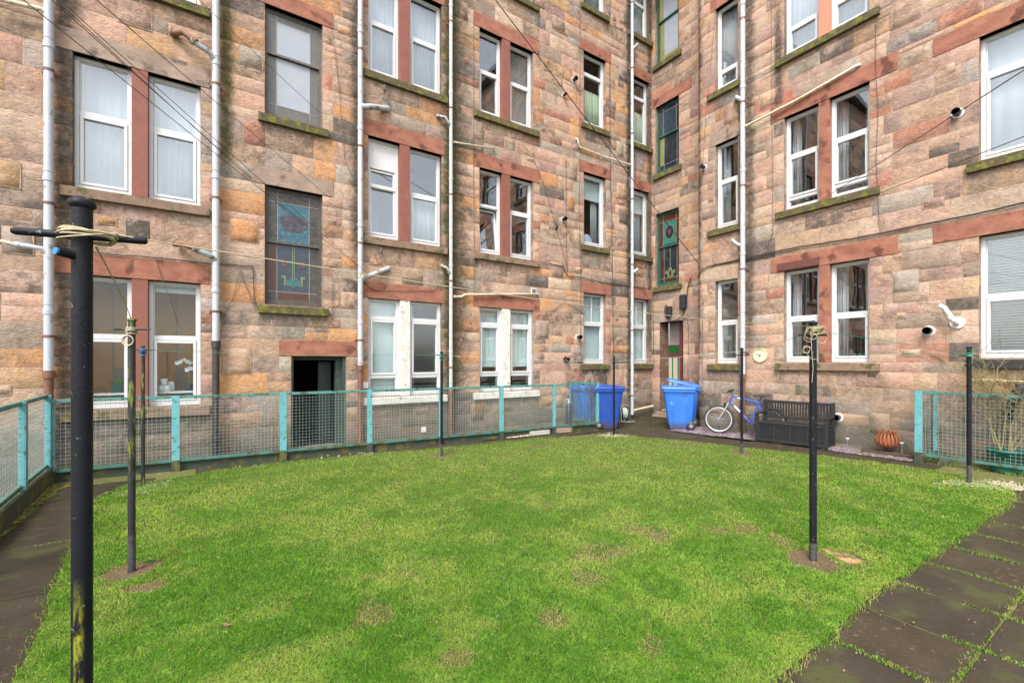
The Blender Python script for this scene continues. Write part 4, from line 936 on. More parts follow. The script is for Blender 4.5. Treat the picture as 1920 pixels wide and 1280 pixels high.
# ---------------------------------------------------------------- lawn
LAWN_PX = [(30, 1280), (90, 1160), (110, 1090), (165, 965), (185, 935), (232, 912), (300, 903), (420, 881), (560, 865), (700, 852), (820, 842), (1000, 823), (1140, 815), (1270, 826), (1400, 841), (1500, 851), (1620, 865), (1780, 888), (1890, 918), (1905, 932), (1870, 962), (1700, 1073), (1620, 1130), (1560, 1190), (1450, 1280)]
LW = [tuple(gp(*p)[:2]) for p in LAWN_PX]
LW = LW[::-1]; LW = [(x, y) for x, y in LW]
LW += [(-.90, .6), (1.2, .4)] if False else []
q0, q1 = LW[0], LW[-1]         # continue the two long edges past the picture towards the viewer's side
LW = [(-.2, 1.22)] + LW + [(-.80, 1.6), (-.75, 1.22)]
LWn = np.array(LW)
def in_lawn(x, y, P=LWn):
    c = np.zeros(x.shape, bool); j = len(P)-1
    for i in range(len(P)):
        xi, yi = P[i]; xj, yj = P[j]
        c ^= ((yi > y) != (yj > y)) & (x < (xj-xi)*(y-yi)/(yj-yi+1e-12)+xi); j = i
    return c
def vnoise(x, y, s, seed):
    r = np.random.default_rng(seed).random((64, 64)); fx, fy = x*s, y*s; ix, iy = np.floor(fx).astype(int), np.floor(fy).astype(int); tx, ty = fx-ix, fy-iy
    tx = tx*tx*(3-2*tx); ty = ty*ty*(3-2*ty); g = lambda a, b: r[a % 64, b % 64]
    return (g(ix, iy)*(1-tx)+g(ix+1, iy)*tx)*(1-ty)+(g(ix, iy+1)*(1-tx)+g(ix+1, iy+1)*tx)*ty
def fbm(x, y, s, seed): return vnoise(x, y, s, seed)*.5+vnoise(x, y, s*2.1, seed+1)*.27+vnoise(x, y, s*4.3, seed+2)*.15+vnoise(x, y, s*9, seed+3)*.08
# worn spots: (px, py, radius along the view across, down) of the photograph turned into ground ellipses
BARE = [(245, 1073, .17, .12, 1), (276, 1104, .13, .05, .8), (1524, 1052, .20, .11, 1), (1592, 1052, .12, .09, 1.2), (1390, 851, .20, .12, 1), (828, 855, .17, .11, 1), (1235, 1008, .13, .12, .6), (1130, 1040, .26, .09, .5),
        (1100, 1087, .13, .07, .5), (1033, 1163, .10, .06, .5), (856, 1240, .09, .05, .55), (1340, 996, .18, .06, .45), (1025, 948, .07, .05, .6), (1405, 995, .13, .07, .55), (700, 1155, .15, .08, .5), (770, 1082, .1, .05, .3), (1225, 1216, .08, .06, .5), (1005, 838, .25, .12, .45), (1080, 822, .8, .18, .35), (1460, 1015, .16, .1, .5), (1190, 995, .1, .07, .4), (1280, 835, .5, .2, .25), (1640, 1000, .15, .08, .3)]
BG = []
for px, py, ra_, rb2, s in BARE: p = gp(px, py); BG.append((p.x, p.y, ra_, rb2, s))
VD = np.array([K2, K1]); VR = np.array([K1, -K2])
def bare(x, y):
    v = np.zeros(x.shape)
    nz = (fbm(x, y, 5., 40)-.5)+(fbm(x, y, 17., 44)-.5)*.8
    for cx, cy, a, b_, s in BG:
        dx, dy = x-cx, y-cy; r_ = dx*VR[0]+dy*VR[1]; d_ = dx*VD[0]+dy*VD[1]
        a = a*.85; q = np.sqrt((r_/a)**2+(d_/(b_*1.6))**2)+nz*1.3; v = np.maximum(v, s*np.clip((1.25-q)/.5, 0, 1))
    return v
# soil under the grass
xs = np.linspace(-1.7, 9.7, 300); ys = np.linspace(1.0, 8.6, 160); GX, GY = np.meshgrid(xs, ys)
ins = in_lawn(GX, GY); idx = -np.ones(GX.shape, int)
hz = .012+.022*(fbm(GX, GY, 1.2, 3)-.5)+.010*(fbm(GX, GY, 6, 9)-.5)
vs = []; fs = []; cc = []
keep = np.zeros(GX.shape, bool)
qi = ins[:-1, :-1] & ins[1:, :-1] & ins[:-1, 1:] & ins[1:, 1:]
for a in (0, 1):
    for b_ in (0, 1): keep[a:keep.shape[0]-1+a, b_:keep.shape[1]-1+b_] |= qi
idx[keep] = np.arange(keep.sum()); V3 = np.stack([GX[keep], GY[keep], hz[keep]], 1)
J, I = np.nonzero(qi); Fq = np.stack([idx[J, I], idx[J, I+1], idx[J+1, I+1], idx[J+1, I]], 1)
bm_ = bare(V3[:, 0], V3[:, 1]); mixn = fbm(V3[:, 0], V3[:, 1], 2., 77)[:, None]
soil_c = np.array(lin((92, 78, 60)))[None]*(1-mixn)+np.array(lin((124, 106, 80)))[None]*mixn
turf_c = np.array(lin((92, 104, 50)))[None]*np.ones_like(mixn)
sandy = np.clip(bm_-1., 0, 1)[:, None]*5
ccol = turf_c*(1-np.clip(bm_, 0, 1)[:, None])+soil_c*np.clip(bm_, 0, 1)[:, None]
ccol = ccol*(1-np.clip(sandy, 0, 1))+np.array(lin((190, 156, 112)))[None]*np.clip(sandy, 0, 1)
me = bpy.data.meshes.new('lawn'); me.from_pydata(V3.tolist(), [], Fq.tolist())
ca = me.color_attributes.new('Col', 'FLOAT_COLOR', 'POINT'); ca.data.foreach_set('color', np.concatenate([ccol, np.ones((len(ccol), 1))], 1).astype(np.float32).ravel())
def colmat(name, rough, bump=0., trans=0., var=True):
    m = bpy.data.materials.new(name); m.use_nodes = True; nt = m.node_tree; b = nt.nodes['Principled BSDF']; c = nt.nodes.new('ShaderNodeVertexColor'); c.layer_name = 'Col'; s = c.outputs[0]
    b.inputs['Roughness'].default_value = rough; b.inputs['Specular IOR Level'].default_value = .2
    if bump:
        tc = nt.nodes.new('ShaderNodeTexCoord'); n = noise(nt, tc.outputs['Object'], 60, 8, .75)
        s = cmix(nt, mrange(nt, n, .35, .65), cmix(nt, 1., s, (.55, .52, .5), 'MULTIPLY'), cmix(nt, 1., s, (1.25, 1.25, 1.2), 'MULTIPLY'))
        bp = nt.nodes.new('ShaderNodeBump'); bp.inputs['Distance'].default_value = bump; nt.links.new(n, bp.inputs['Height']); nt.links.new(bp.outputs[0], b.inputs['Normal'])
    nt.links.new(s, b.inputs['Base Color'])
    if trans:
        t = nt.nodes.new('ShaderNodeBsdfTranslucent'); nt.links.new(s, t.inputs[0]); mx = nt.nodes.new('ShaderNodeMixShader'); mx.inputs[0].default_value = trans
        nt.links.new(b.outputs[0], mx.inputs[1]); nt.links.new(t.outputs[0], mx.inputs[2]); nt.links.new(mx.outputs[0], nt.nodes['Material Output'].inputs[0])
    return m
me.materials.append(colmat('turf_soil', .95, .012)); lawn = bpy.data.objects.new('lawn', me); COL.objects.link(lawn); tag(lawn, kind='structure')
# blades
def blades(name, x, y, h, w, col, lean=.5, z0=0.):
    n = len(x); az = rng.random(n)*2*np.pi; la = rng.random(n)*2*np.pi; ln = h*lean*(.15+rng.random(n))
    dx, dy = np.cos(az)*w/2, np.sin(az)*w/2; lx, ly = np.cos(la)*ln, np.sin(la)*ln
    b0 = np.stack([x-dx, y-dy, z0], 1); b1 = np.stack([x+dx, y+dy, z0], 1)
    m0 = np.stack([x-dx*.8+lx*.35, y-dy*.8+ly*.35, z0+h*.6], 1); m1 = np.stack([x+dx*.8+lx*.35, y+dy*.8+ly*.35, z0+h*.6], 1)
    tp = np.stack([x+lx, y+ly, z0+h*np.clip(1.05-.35*lean, .4, 1)], 1)
    V = np.stack([b0, b1, m1, m0, tp], 1).reshape(-1, 3).astype(np.float32); me = bpy.data.meshes.new(name)
    me.vertices.add(5*n); me.vertices.foreach_set('co', V.ravel())
    base = np.arange(n)[:, None]*5; L_ = np.concatenate([base+[0, 1, 2, 3], base+[3, 2, 4]], 1).astype(np.int32).ravel()
    me.loops.add(7*n); me.loops.foreach_set('vertex_index', L_); me.polygons.add(2*n)
    ls = (np.arange(n)[:, None]*7+[0, 4]).astype(np.int32).ravel(); me.polygons.foreach_set('loop_start', ls)
    me.update(calc_edges=True)
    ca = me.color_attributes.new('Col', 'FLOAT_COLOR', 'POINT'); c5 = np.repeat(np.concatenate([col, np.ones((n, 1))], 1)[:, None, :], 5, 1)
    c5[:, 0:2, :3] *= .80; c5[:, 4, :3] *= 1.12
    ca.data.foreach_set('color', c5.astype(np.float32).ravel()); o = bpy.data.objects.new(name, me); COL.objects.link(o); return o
NB = 1300000
def lawn_points(n):
    X, Y = [], []
    tot = 0
    while tot < n:
        k = 400000; u = rng.random(k)*2.7-1.32; d = 1./(1/12.5+(rng.random(k))*(1/1.15-1/12.5)); d = d**.80*1.55
        gx = u*d*K1+d*K2; gy = -u*d*K2+d*K1; ok = in_lawn(gx, gy); X.append(gx[ok]); Y.append(gy[ok]); tot += ok.sum()
    return np.concatenate(X)[:n], np.concatenate(Y)[:n]
gx, gy = lawn_points(NB); dist = np.hypot(gx, gy)
br = bare(gx, gy); keep = rng.random(len(gx)) > np.clip(br*1.05, 0, .97); thin = fbm(gx, gy, 3.2, 21); thin2 = fbm(gx, gy, 11., 23); keep &= rng.random(len(gx)) < np.clip(-.15+thin*1.35+thin2*1.1, .12, 1)
gx, gy, dist, br = gx[keep], gy[keep], dist[keep], br[keep]
def lawncol(gx, gy, br):
    n1 = fbm(gx, gy, .8, 11); n2 = fbm(gx, gy, 3.3, 12); n3 = vnoise(gx, gy, 17, 13)*.6+vnoise(gx, gy, 9, 14)*.6-.1; rr = rng.random(len(gx))
    G = [np.array(lin(c)) for c in ((102, 152, 44), (146, 184, 72), (178, 190, 90), (196, 180, 124), (76, 104, 44), (176, 148, 88))]
    t = np.clip(.5+(n1-.5)*1.7+(n2-.5)*1.7+(n3-.5)*1.1+(rr-.5)*.9, 0, 1)[:, None]
    c = G[0]*(1-t)+G[1]*t; yel = np.clip((n2-.50)*3.4+(n1-.45)*1.3+(rng.random(len(gx))-.5)*1.0, 0, 1)[:, None]*.5; c = c*(1-yel)+G[2]*yel
    dead = (rng.random(len(gx)) < (.045+.10*np.clip((n2-.45)*5, 0, 1)+br*.9)); c[dead] = G[3]*(.55+.6*rng.random((dead.sum(), 1)))
    dk = rng.random(len(gx)) < .22; c[dk] = G[4]*(.6+.7*rng.random((dk.sum(), 1)))
    return c*(.78+.42*rng.random((len(gx), 1)))
h = (.011+.017*rng.random(len(gx)))*(.75+.6*fbm(gx, gy, 2.5, 31))*(1-.5*np.clip(br, 0, 1)); w = np.clip(.0009+.00062*dist, .0015, .008)*(.7+.6*rng.random(len(gx)))
hgr = .010+.022*(fbm(gx, gy, 1.2, 3)-.5)
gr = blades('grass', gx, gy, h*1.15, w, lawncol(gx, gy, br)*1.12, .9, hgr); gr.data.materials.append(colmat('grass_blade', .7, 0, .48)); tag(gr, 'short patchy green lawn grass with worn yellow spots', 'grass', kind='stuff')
# ragged longer tufts over the lawn edges and in the paving joints
X, Y, Hh, Cc = [], [], [], []
for i in range(len(LW)):
    a, c = np.array(LW[i]), np.array(LW[(i+1) % len(LW)]); ln = np.linalg.norm(c-a); k = int(ln*900)
    if k < 1 or ln > 4 and a[1] < 1.6: k = int(ln*300)
    t = rng.random(k); p = a+(c-a)*t[:, None]; clump = vnoise(p[:, 0], p[:, 1], 7, 51)
    nrm = np.array([-(c-a)[1], (c-a)[0]])/max(ln, 1e-6); p = p+nrm*(rng.normal(0, .022, k)[:, None]); ok = rng.random(k) < clump*1.2
    X.append(p[ok, 0]); Y.append(p[ok, 1]); Hh.append((.02+.04*rng.random(ok.sum())))
for (fx, fy, amt, ln_) in [(x, None, 1, 0) for x in fr_(.05, 9.65, .6)]+[(None, y, 2.0, 0) for y in (.68, -.2)]:
    k = int(1500*amt)
    if fx is not None: px = fx+rng.normal(0, .010, k); py = -.4+1.75*rng.random(k)
    else: px = .3+8*rng.random(k); py = fy+rng.normal(0, .018, k)
    ok = rng.random(k) < np.clip((vnoise(px, py, 3.1, 61)-.38)*3.2, 0, 1)
    if fy is not None: ok = rng.random(k) < np.clip((vnoise(px, py, 2.1, 62)-.2)*2, 0, 1)
    X.append(px[ok]); Y.append(py[ok]); Hh.append(.010+.024*rng.random(ok.sum()))
for fy in fr_(.3, 8.1, .6):
    k = 900; px = -1.75+1.0*rng.random(k); py = fy+rng.normal(0, .010, k); ok = rng.random(k) < np.clip((vnoise(px, py, 5.1, 63)-.5)*3, 0, 1)
    X.append(px[ok]); Y.append(py[ok]); Hh.append(.006+.012*rng.random(ok.sum()))
for (x0, x1, y0, y1, k) in ((8.0, 9.62, 7.0, 8.9, 700), (9.55, 9.75, 1.2, 2.6, 500), (9.85, 10.08, 1.0, 2.5, 900), (9.5, 10.05, 2.7, 3.9, 1400), (9.6, 9.75, .6, 1.6, 900), (-1.95, -1.7, 2, 8.3, 1500), (9.62, 10.05, 6.8, 8.2, 250)):
    px = x0+(x1-x0)*rng.random(k); py = y0+(y1-y0)*rng.random(k); ok = rng.random(k) < np.clip((vnoise(px, py, 6, 71)-.45)*4, 0, 1); X.append(px[ok]); Y.append(py[ok]); Hh.append(.015+.05*rng.random(ok.sum()))
X, Y, Hh = map(np.concatenate, (X, Y, Hh)); cw = lawncol(X, Y, np.full(len(X), .18))
wd = blades('weeds', X, Y, Hh, np.full(len(X), .004), cw*1.05, .9, np.full(len(X), -.006)); wd.data.materials.append(gr.data.materials[0]); tag(wd, 'ragged tufts of grass and weeds along the lawn edge and paving joints', 'weeds', kind='stuff')
X, Y = [], []
for _ in range(150):
    p = gp(random.uniform(100, 1800), random.choice((random.uniform(870, 1280), random.uniform(1000, 1280)))); k = int(random.uniform(20, 90)); sg = random.uniform(.02, .07)
    X.append(rng.normal(p.x, sg, k)); Y.append(rng.normal(p.y, sg, k))
X, Y = np.concatenate(X), np.concatenate(Y); ok = in_lawn(X, Y); X, Y = X[ok], Y[ok]; n_ = len(X)
cc_ = np.array(lin((84, 130, 58)))*(.6+.9*rng.random((n_, 1))); cl_ = blades('clover', X, Y, .012+.016*rng.random(n_), .006+.006*rng.random(n_), cc_, 1.1, np.full(n_, .012)); cl_.data.materials.append(gr.data.materials[0]); tag(cl_, 'small broad leaved weeds and clover patches in the lawn', 'clover', kind='stuff')
# ---------------------------------------------------------------- loose chips
def chips(name, pts, size, m, label, cat):
    b = MB()
    for (x, y) in pts:
        s = size*random.uniform(.6, 1.4); an = random.uniform(0, 6.3); c_, s_ = math.cos(an), math.sin(an); hgt = s*random.uniform(.3, .6)
        pp = [(-1, -.6), (.9, -.7), (1.1, .5), (-.7, .8)]; ptsb = [(x+(c_*a-s_*d)*s, y+(s_*a+c_*d)*s, -.004) for a, d in pp]; ptst = [(x+(c_*a-s_*d)*s*.6, y+(s_*a+c_*d)*s*.6, hgt+random.uniform(0, .3)*s) for a, d in pp]
        b.add(ptsb+ptst, [(4, 5, 6, 7), (0, 1, 5, 4), (1, 2, 6, 5), (2, 3, 7, 6), (3, 0, 4, 7)], random.randint(0, len(m)-1))
    return tag(b.build(name, m), label, cat, kind='stuff')
slate = [mat('plum_slate_a', (.15, .10, .12), (.20, .14, .16), 9, .7), mat('plum_slate_b', (.24, .18, .20), (.30, .23, .24), 9, .7), mat('plum_slate_c', (.08, .06, .075), (.12, .09, .10), 9, .7)]
pts = []
A0, A1 = gp(1262, 806), gp(1700, 860)
while len(pts) < 7500:
    t = random.random(); y = 6.9-4.3*t; xl = 9.02+.55*min(1, t*1.7)+.03*math.sin(y*5); x = random.uniform(xl-.05, 10.08); pts.append((x, y))
poly('gravel_bed', [(9.0, 6.95), (9.28, 5.9), (9.55, 5.0), (9.60, 2.55), (10.1, 2.55), (10.1, 6.95)], -.010, slate[2])
chips('slate_gravel', pts, .016, slate, 'plum coloured slate chippings in the strip under the right wing', 'gravel')
pale = [mat('pale_pebble_a', (.34, .31, .26), (.44, .40, .34), 20, .8), mat('pale_pebble_b', (.34, .29, .22), (.44, .38, .30), 20, .8), mat('mossy_pebble', (.25, .22, .04), (.34, .29, .08), 20, .9)]
pts = []
for cx, cy, a, b_, k in ((1845, 909, .50, .09, 700), (1890, 916, .35, .07, 300), (282, 912, .20, .12, 220), (1151, 817, .36, .12, 260), (250, 925, .25, .12, 150)):
    c_ = gp(cx, cy)
    for _ in range(k):
        r_ = random.gauss(0, .5)*a; d_ = random.gauss(0, .5)*b_*2; pts.append((c_.x+VR[0]*r_+VD[0]*d_, c_.y+VR[1]*r_+VD[1]*d_))
o = chips('pebbles', pts, .010, pale, 'pale pebbles scattered round the feet of the clothes poles', 'pebbles'); o.location.z = .012
pts = []
for (x0, y0, x1, y1, k) in ((560, 872, 720, 850, 26), (440, 878, 520, 872, 10), (670, 852, 740, 845, 16)):
    for _ in range(k): c_ = gp(random.uniform(x0, x1), random.uniform(min(y0, y1), max(y0, y1))); pts.append((c_.x, c_.y))
o = chips('stone_chips', pts, .014, [pale[0]], 'small white stone chips littering the path by the long fence', 'stone chips'); o.location.z = .002
lit = [mat('litter_brown', (.14, .08, .05), (.24, .14, .09), 30, .8), mat('litter_straw', (.22, .16, .09), (.30, .22, .13), 30, .8), mat('litter_soil', (.05, .035, .025), (.09, .065, .045), 30, .9)]
pts = []
while len(pts) < 260:
    p = gp(random.uniform(60, 1900), random.choice((random.uniform(830, 1280), random.uniform(960, 1280))))
    pts.append((p.x, p.y))
for cx, cy, a, b_, s_ in BG[:6]:
    for _ in range(60): pts.append((cx+random.gauss(0, a*.9), cy+random.gauss(0, a*.9)))
o = chips('leaf_litter', pts, .0048, lit, 'scattered brown leaf scraps and soil crumbs over the lawn and paving', 'litter'); o.location.z = .016
# ---------------------------------------------------------------- fences
def fence(name, pts, posts, z0, z1, label, kerb=True, cell=.052, postw=.05, kz=.12):
    """pts: polyline (x, y) of the fence; posts: list of (x, y)"""
    root = empty(name, (pts[0][0], pts[0][1], 0), label, 'fence', 'turquoise wire fences round the yard')
    ztop = lambda t: z1
    for k in range(len(pts)-1):
        a, c = Vector((*pts[k], 0)), Vector((*pts[k+1], 0)); d = (c-a).normalized(); n = Vector((-d.y, d.x, 0)); L_ = (c-a).length
        def bx(mb, s0, s1, w0, w1, za_, zb2): mb.box((s0, w0, za_), (s1, w1, zb2), 0, lambda s, w, z: a+d*s+n*w+Vector((0, 0, z)))
        r = MB(); bx(r, 0, L_, -.02, .02, z1-.045, z1); part(r, 'top_rail', M['turq_rail'], root, bevel=.003)
        r = MB(); bx(r, 0, L_, -.02, .02, z0, z0+.045); part(r, 'bottom_rail', M['turq_dirty'], root, bevel=.003)
        if kerb: r = MB(); bx(r, 0, L_, .03, .06, -.03, z0-.005); part(r, 'kerb_board', M['kerb_wood'], root)
        w = MB(); s = cell/2; rr = .0015
        while s < L_:
            bx(w, s-rr, s+rr, -rr, rr, z0+.04, z1-.04); s += cell
        z = z0+.045+cell/2
        while z < z1-.04:
            bx(w, 0, L_, rr*.9, rr*2.9, z-rr, z+rr); z += cell
        part(w, 'wire_mesh', M['wire'], root)
    for (x, y, ang, wd) in posts:
        c_, s_ = math.cos(ang), math.sin(ang); fn = lambda p, q, z: Vector((x+c_*p-s_*q, y+s_*p+c_*q, z))
        r = MB(); r.box((-wd/2, -.032, .10), (wd/2, -.022, z1-.002), 0, fn); r.box((-wd/2, -.022, .10), (-wd/2+.008, .03, z1-.004), 0, fn)
        po = part(r, 'post', M['turq'], root, bevel=.002)
        r = MB(); r.box((-wd/2-.004, -.036, -.03), (wd/2+.004, .034, .16), 0, fn); part(r, 'post_foot', M['kerb_wood'], po)
ang = math.atan2(7.96-8.52, 7.76+1.95); FAy = lambda x: 8.52+(x+1.95)*(7.96-8.52)/(7.76+1.95)
def fx(px):   # where the ray through px meets the long fence
    r = ray(px, HY); k = (8.52+1.95*math.tan(ang))/(r.y-r.x*math.tan(ang)); return r.x*k
ps = [(fx(px), FAy(fx(px)), ang, w) for px, w in ((97, .07), (330, .10), (531, .10), (693, .085), (826, .06), (940, .085), (1039, .06), (1120, .06))]
xr = fx(1120); yr = FAy(xr)
fence('yard_fence', [(-1.95, 8.52), (xr, yr), (xr+.04, CA-.02)], ps+[(xr+.04, CA-.06, math.pi/2, .05)], .13, 1.13, 'long turquoise mesh fence running along the left wing past the cellar door')
Lp = [Vector((-1.95, 8.52)), Vector((-1.86, 7.19)), Vector((-1.80, 6.3)), Vector((-1.62, 2.4))]
fence('yard_fence', [(p.x, p.y) for p in Lp[:2]]+[(p.x, p.y) for p in Lp[2:]], [(-1.86+.02, 7.19, math.pi/2+.05, .085), (-1.93, 8.46, math.pi/2, .06), (-1.73, 4.9, math.pi/2, .085), (-1.65, 2.9, math.pi/2, .085)], .22, 1.20, 'turquoise mesh fence at the left edge beside the narrow mossy path')
p0 = gp(1716, 864); XF = p0.x
fence('yard_fence', [(CB-.03, wB(1757)[0]), (XF, p0.y), (XF+.02, -3.0)], [(XF-.005, p0.y-.05, -math.pi/2, .10), (CB-.06, wB(1757)[0], -math.pi/2, .05), (XF+.01, .55, -math.pi/2, .085)], .10, 1.16, 'turquoise mesh fence on the right in front of the leafless shrub', kerb=False)
# ---------------------------------------------------------------- clothes poles
def pole(px, py_base, py_top, label, r=.024, bars=((.12, 0., .19),), m='pole', cap=True, wraps=(), Y=None, rz=0, foot=.0, hook=False):
    if Y: u = (px-960)/FP; p = Vector((K1*u*Y+K2*Y, -K2*u*Y+K1*Y, 0))
    else: p = gp(px, py_base)
    d = (ray(px, HY)); Yd = (p.x/d.x); top = HC+(HY-py_top)/FP*Yd
    root = empty('clothes_pole', p, label, 'clothes pole', 'black iron clothes poles round the lawn')
    s = MB(); s.tube([p+Vector((0, 0, -.05)), p+Vector((0, 0, foot)), p+Vector((0, 0, top-.012))], r, 20); part(s, 'shaft', M[m], root)
    if foot: s = MB(); s.tube([p+Vector((0, 0, -.04)), p+Vector((0, 0, foot))], r*1.03, 16); part(s, 'worn_foot', M['pole_foot'], root)
    if cap: s = MB(); s.lathe([(0, top+.012), (r*.7, top+.010), (r*1.25, top+.002), (r*1.32, top-.006), (r*1.28, top-.010), (r, top-.016)], p-Vector((0, 0, 0)), 24); part(s, 'cap', M[m], root)
    for dz, an, ln in bars:
        an += rz; v = Vector((math.cos(an), math.sin(an), 0)); c_ = p+Vector((0, 0, top-dz))
        s = MB(); s.tube([c_-v*ln, c_-v*(ln-.006), c_+v*(ln-.006), c_+v*ln], [.006, .0085, .0085, .006] if r < .03 else [.008, .0125, .0125, .008], 10); part(s, 'crossbar', M[m], root)
    for mm, dz, hh, turns, rr in wraps:
        s = MB(); pts = [p+Vector(((r+.004+.010*random.random())*math.cos(t), (r+.004+.010*random.random())*math.sin(t), top-dz+hh*math.sin(t*.37+random.random()*.4))) for t in np.linspace(0, turns*2*math.pi, int(turns*14))]
        s.tube(pts, rr, 6); part(s, 'rope_wrap', M[mm], root)
    return root, p, top
AV = math.atan2(-K2, K1)     # direction across the view
Z = Vector((0, 0, 1))
# the big one near the viewer
P1, p1, t1 = pole(154, None, 379, 'large black clothes pole in the left foreground with cream rope round its crossbar', .0190, bars=((.078, AV+.36, .122),), m='pole', wraps=(), Y=1.03)
vx = Vector((math.cos(AV), math.sin(AV), 0)); vy = Vector((K2, K1, 0))
s = MB(); c_ = p1+Z*(t1-.078); 
for k in range(7):
    ph = random.uniform(0, 6.28); tl = random.uniform(-.35, .35); a_ = random.uniform(.038, .052); rc = []
    for t in np.linspace(0, 2*math.pi, 26): rc.append(c_+vx*(a_*1.25*math.cos(t)+.012)+vy*(-.034*math.sin(t))+Z*(.012*math.sin(t*1+ph)+tl*.045*math.cos(t)))
    s.tube(rc, .0019, 6)
part(s, 'rope_wrap', M['rope'], P1)
s = MB(); c_ = p1+Z*(t1-.128); s.tube([c_, c_-vy*.045-vx*.012+Z*.004], [.010, .0085], 10); part(s, 'hook_stub', M['pole'], P1)
s = MB(); s.tube([c_-vy*.045-vx*.012+Z*.004, c_-vy*.049-vx*.013+Z*.0045], .0082, 10); part(s, 'blue_stub_end', M['rope_blue'], P1)
m_ = M['pole'].copy(); m_.name = 'black_iron_with_moss_patch'; nt = m_.node_tree; bq = nt.nodes['Principled BSDF']; src = bq.inputs['Base Color'].links[0].from_socket
tcn = nt.nodes.new('ShaderNodeTexCoord'); spn = nt.nodes.new('ShaderNodeSeparateXYZ'); nt.links.new(tcn.outputs['Object'], spn.inputs[0]); mpn = nt.nodes.new('ShaderNodeMapping'); nt.links.new(tcn.outputs['Object'], mpn.inputs[0]); mpn.inputs['Scale'].default_value = (50, 50, 14)
fz1 = mth(nt, 'MULTIPLY', mrange(nt, spn.outputs[2], 1.16, 1.02), mrange(nt, noise(nt, mpn.outputs[0], 1.0, 7, .8), .44, .56)); nt.links.new(cmix(nt, mth(nt, 'MULTIPLY', fz1, mrange(nt, mth(nt, 'ABSOLUTE', mth(nt, 'SUBTRACT', mth(nt, 'ADD', mth(nt, 'MULTIPLY', spn.outputs[0], K1), mth(nt, 'MULTIPLY', spn.outputs[1], -K2)), .006)), .010, .005)), src, (.26, .27, .02)), bq.inputs['Base Color'])
for ch in P1.children:
    if ch.name.startswith('shaft'): ch.data.materials[0] = m_
P2, p2, t2 = pole(247, 1074, 599, 'mossy black clothes pole rising from bare soil at the left of the lawn', .0245, bars=((.075, AV, .14),), m='pole_moss', wraps=(('rope', .09, .02, 5, .003), ('rope_white', .075, .012, 3, .003)), foot=.30)
s = MB(); c_ = p2+Z*(t2-.165)-vy*.03
for k in range(3): s.tube([c_+vx*(.036+.004*k)*math.cos(t)+Z*(.034+.003*k)*math.sin(t)-vy*.004*k for t in np.linspace(0, 2*math.pi, 24)], .0035, 6, close=True)
part(s, 'rope_coil', M['rope'], P2)
P3, p3, t3 = pole(268, 912, 646, 'slim moss-green clothes pole with blue twine, behind the mossy pole', .0225, bars=((.07, AV, .16),), m='pole_moss', cap=False, wraps=(('rope_blue', .10, .045, 6, .005),), foot=.0)
P4, p4, t4 = pole(828, 856, 660, 'black clothes pole with dark teal line, before the white-painted window pair', .0235, bars=((.05, AV, .11), (.02, AV+1.5, .05)), wraps=(('rope_green', .09, .05, 6, .004),), foot=.22)
P5, p5, t5 = pole(1151, 816, 669, 'thin black clothes pole in front of the dark blue bin', .0235, bars=((.08, AV, .09), (.14, AV+.8, .08)), foot=.0, cap=True)
P6, p6, t6 = pole(1391, 851, 653, 'black clothes pole in front of the bicycle', .024, bars=((.12, AV, .14), (.03, AV+.9, .07)), m='pole', cap=True, foot=.2)
P7, p7, t7 = pole(1524.5, 1053, 605, 'black clothes pole on the right of the lawn with tangled cream rope, before the bench', .0265, bars=((.10, AV-.02, .115), (.055, AV+.5, .07)), wraps=(('rope', .07, .03, 7, .003), ('rope', .06, .02, 4, .003)), foot=.16)
s = MB(); c_ = p7+Z*(t7-.07)
for (ax, az_, cx, cz) in ((.05, .05, -.03, -.02), (.035, .06, -.055, -.03), (.06, .035, .02, .01), (.045, .05, .05, -.05), (.03, .03, -.075, -.15), (.028, .027, -.073, -.155)):
    s.tube([c_+vx*(cx+ax*math.cos(t))+Z*(cz+az_*math.sin(t))-vy*(.03+.01*math.sin(3*t)) for t in np.linspace(0, 2*math.pi, 26)], .0022, 6, close=True)
s.tube([c_-vx*.04-vy*.03, c_-vx*.035-vy*.035-Z*.15, c_-vx*.02-vy*.03-Z*.30, c_-vx*.03-vy*.03-Z*.42], .0022, 6)
c2 = p7+Z*(t7-.30)*1+Z*.0; s.tube([c2-vx*.10+Z*.07-vy*.03, c2-vx*.05+Z*.02-vy*.03, c2-vx*.028-Z*.0-vy*.03, c2-vy*.034, c2+vx*.034+Z*.0, c2+vx*.036+Z*.08], .0026, 6)
part(s, 'rope_tangle', M['rope'], P7)
s = MB(); c_ = p7+Z*(t7-.065)
for k in range(4): s.tube([c_+vx*(.052*math.cos(t)+.02)+Z*(.028*math.sin(t+.4*k))-vy*(.034*math.sin(t)+.004*k) for t in np.linspace(0, 2*math.pi, 22)], .004, 6, close=True)
part(s, 'olive_knot', M['lime_glass'] if False else mat('olive_rope', (.16, .17, .07), (.30, .28, .16), 50, .8), P7)
P8, p8, t8 = pole(1817, 906, 651, 'black clothes pole with green line, before the fence on the right', .0255, bars=((.11, AV, .13),), wraps=(('rope_green', .11, .012, 7, .0065), ('rope_green', .06, .03, 3, .003)), foot=.25)
def line(a, c, sag, r, m, label, name='clothes_line', grp='lines strung between the clothes poles', n=24, cat='clothes line'):
    a, c = Vector(a), Vector(c); pts = [a+(c-a)*i/n-Z*sag*4*(i/n)*(1-i/n) for i in range(n+1)]
    b = MB(); b.tube(pts, r, 6); o = b.build(name, M[m], origin=a); return tag(o, label, cat, grp)
T = lambda p, t, dz: p+Z*(t-dz)
line(T(p1, t1, .07)+vx*.03-vy*.02, T(p7, t7, .03), .045, .0016, 'rope', 'cream rope line from the large foreground pole to the pole with tangled rope')
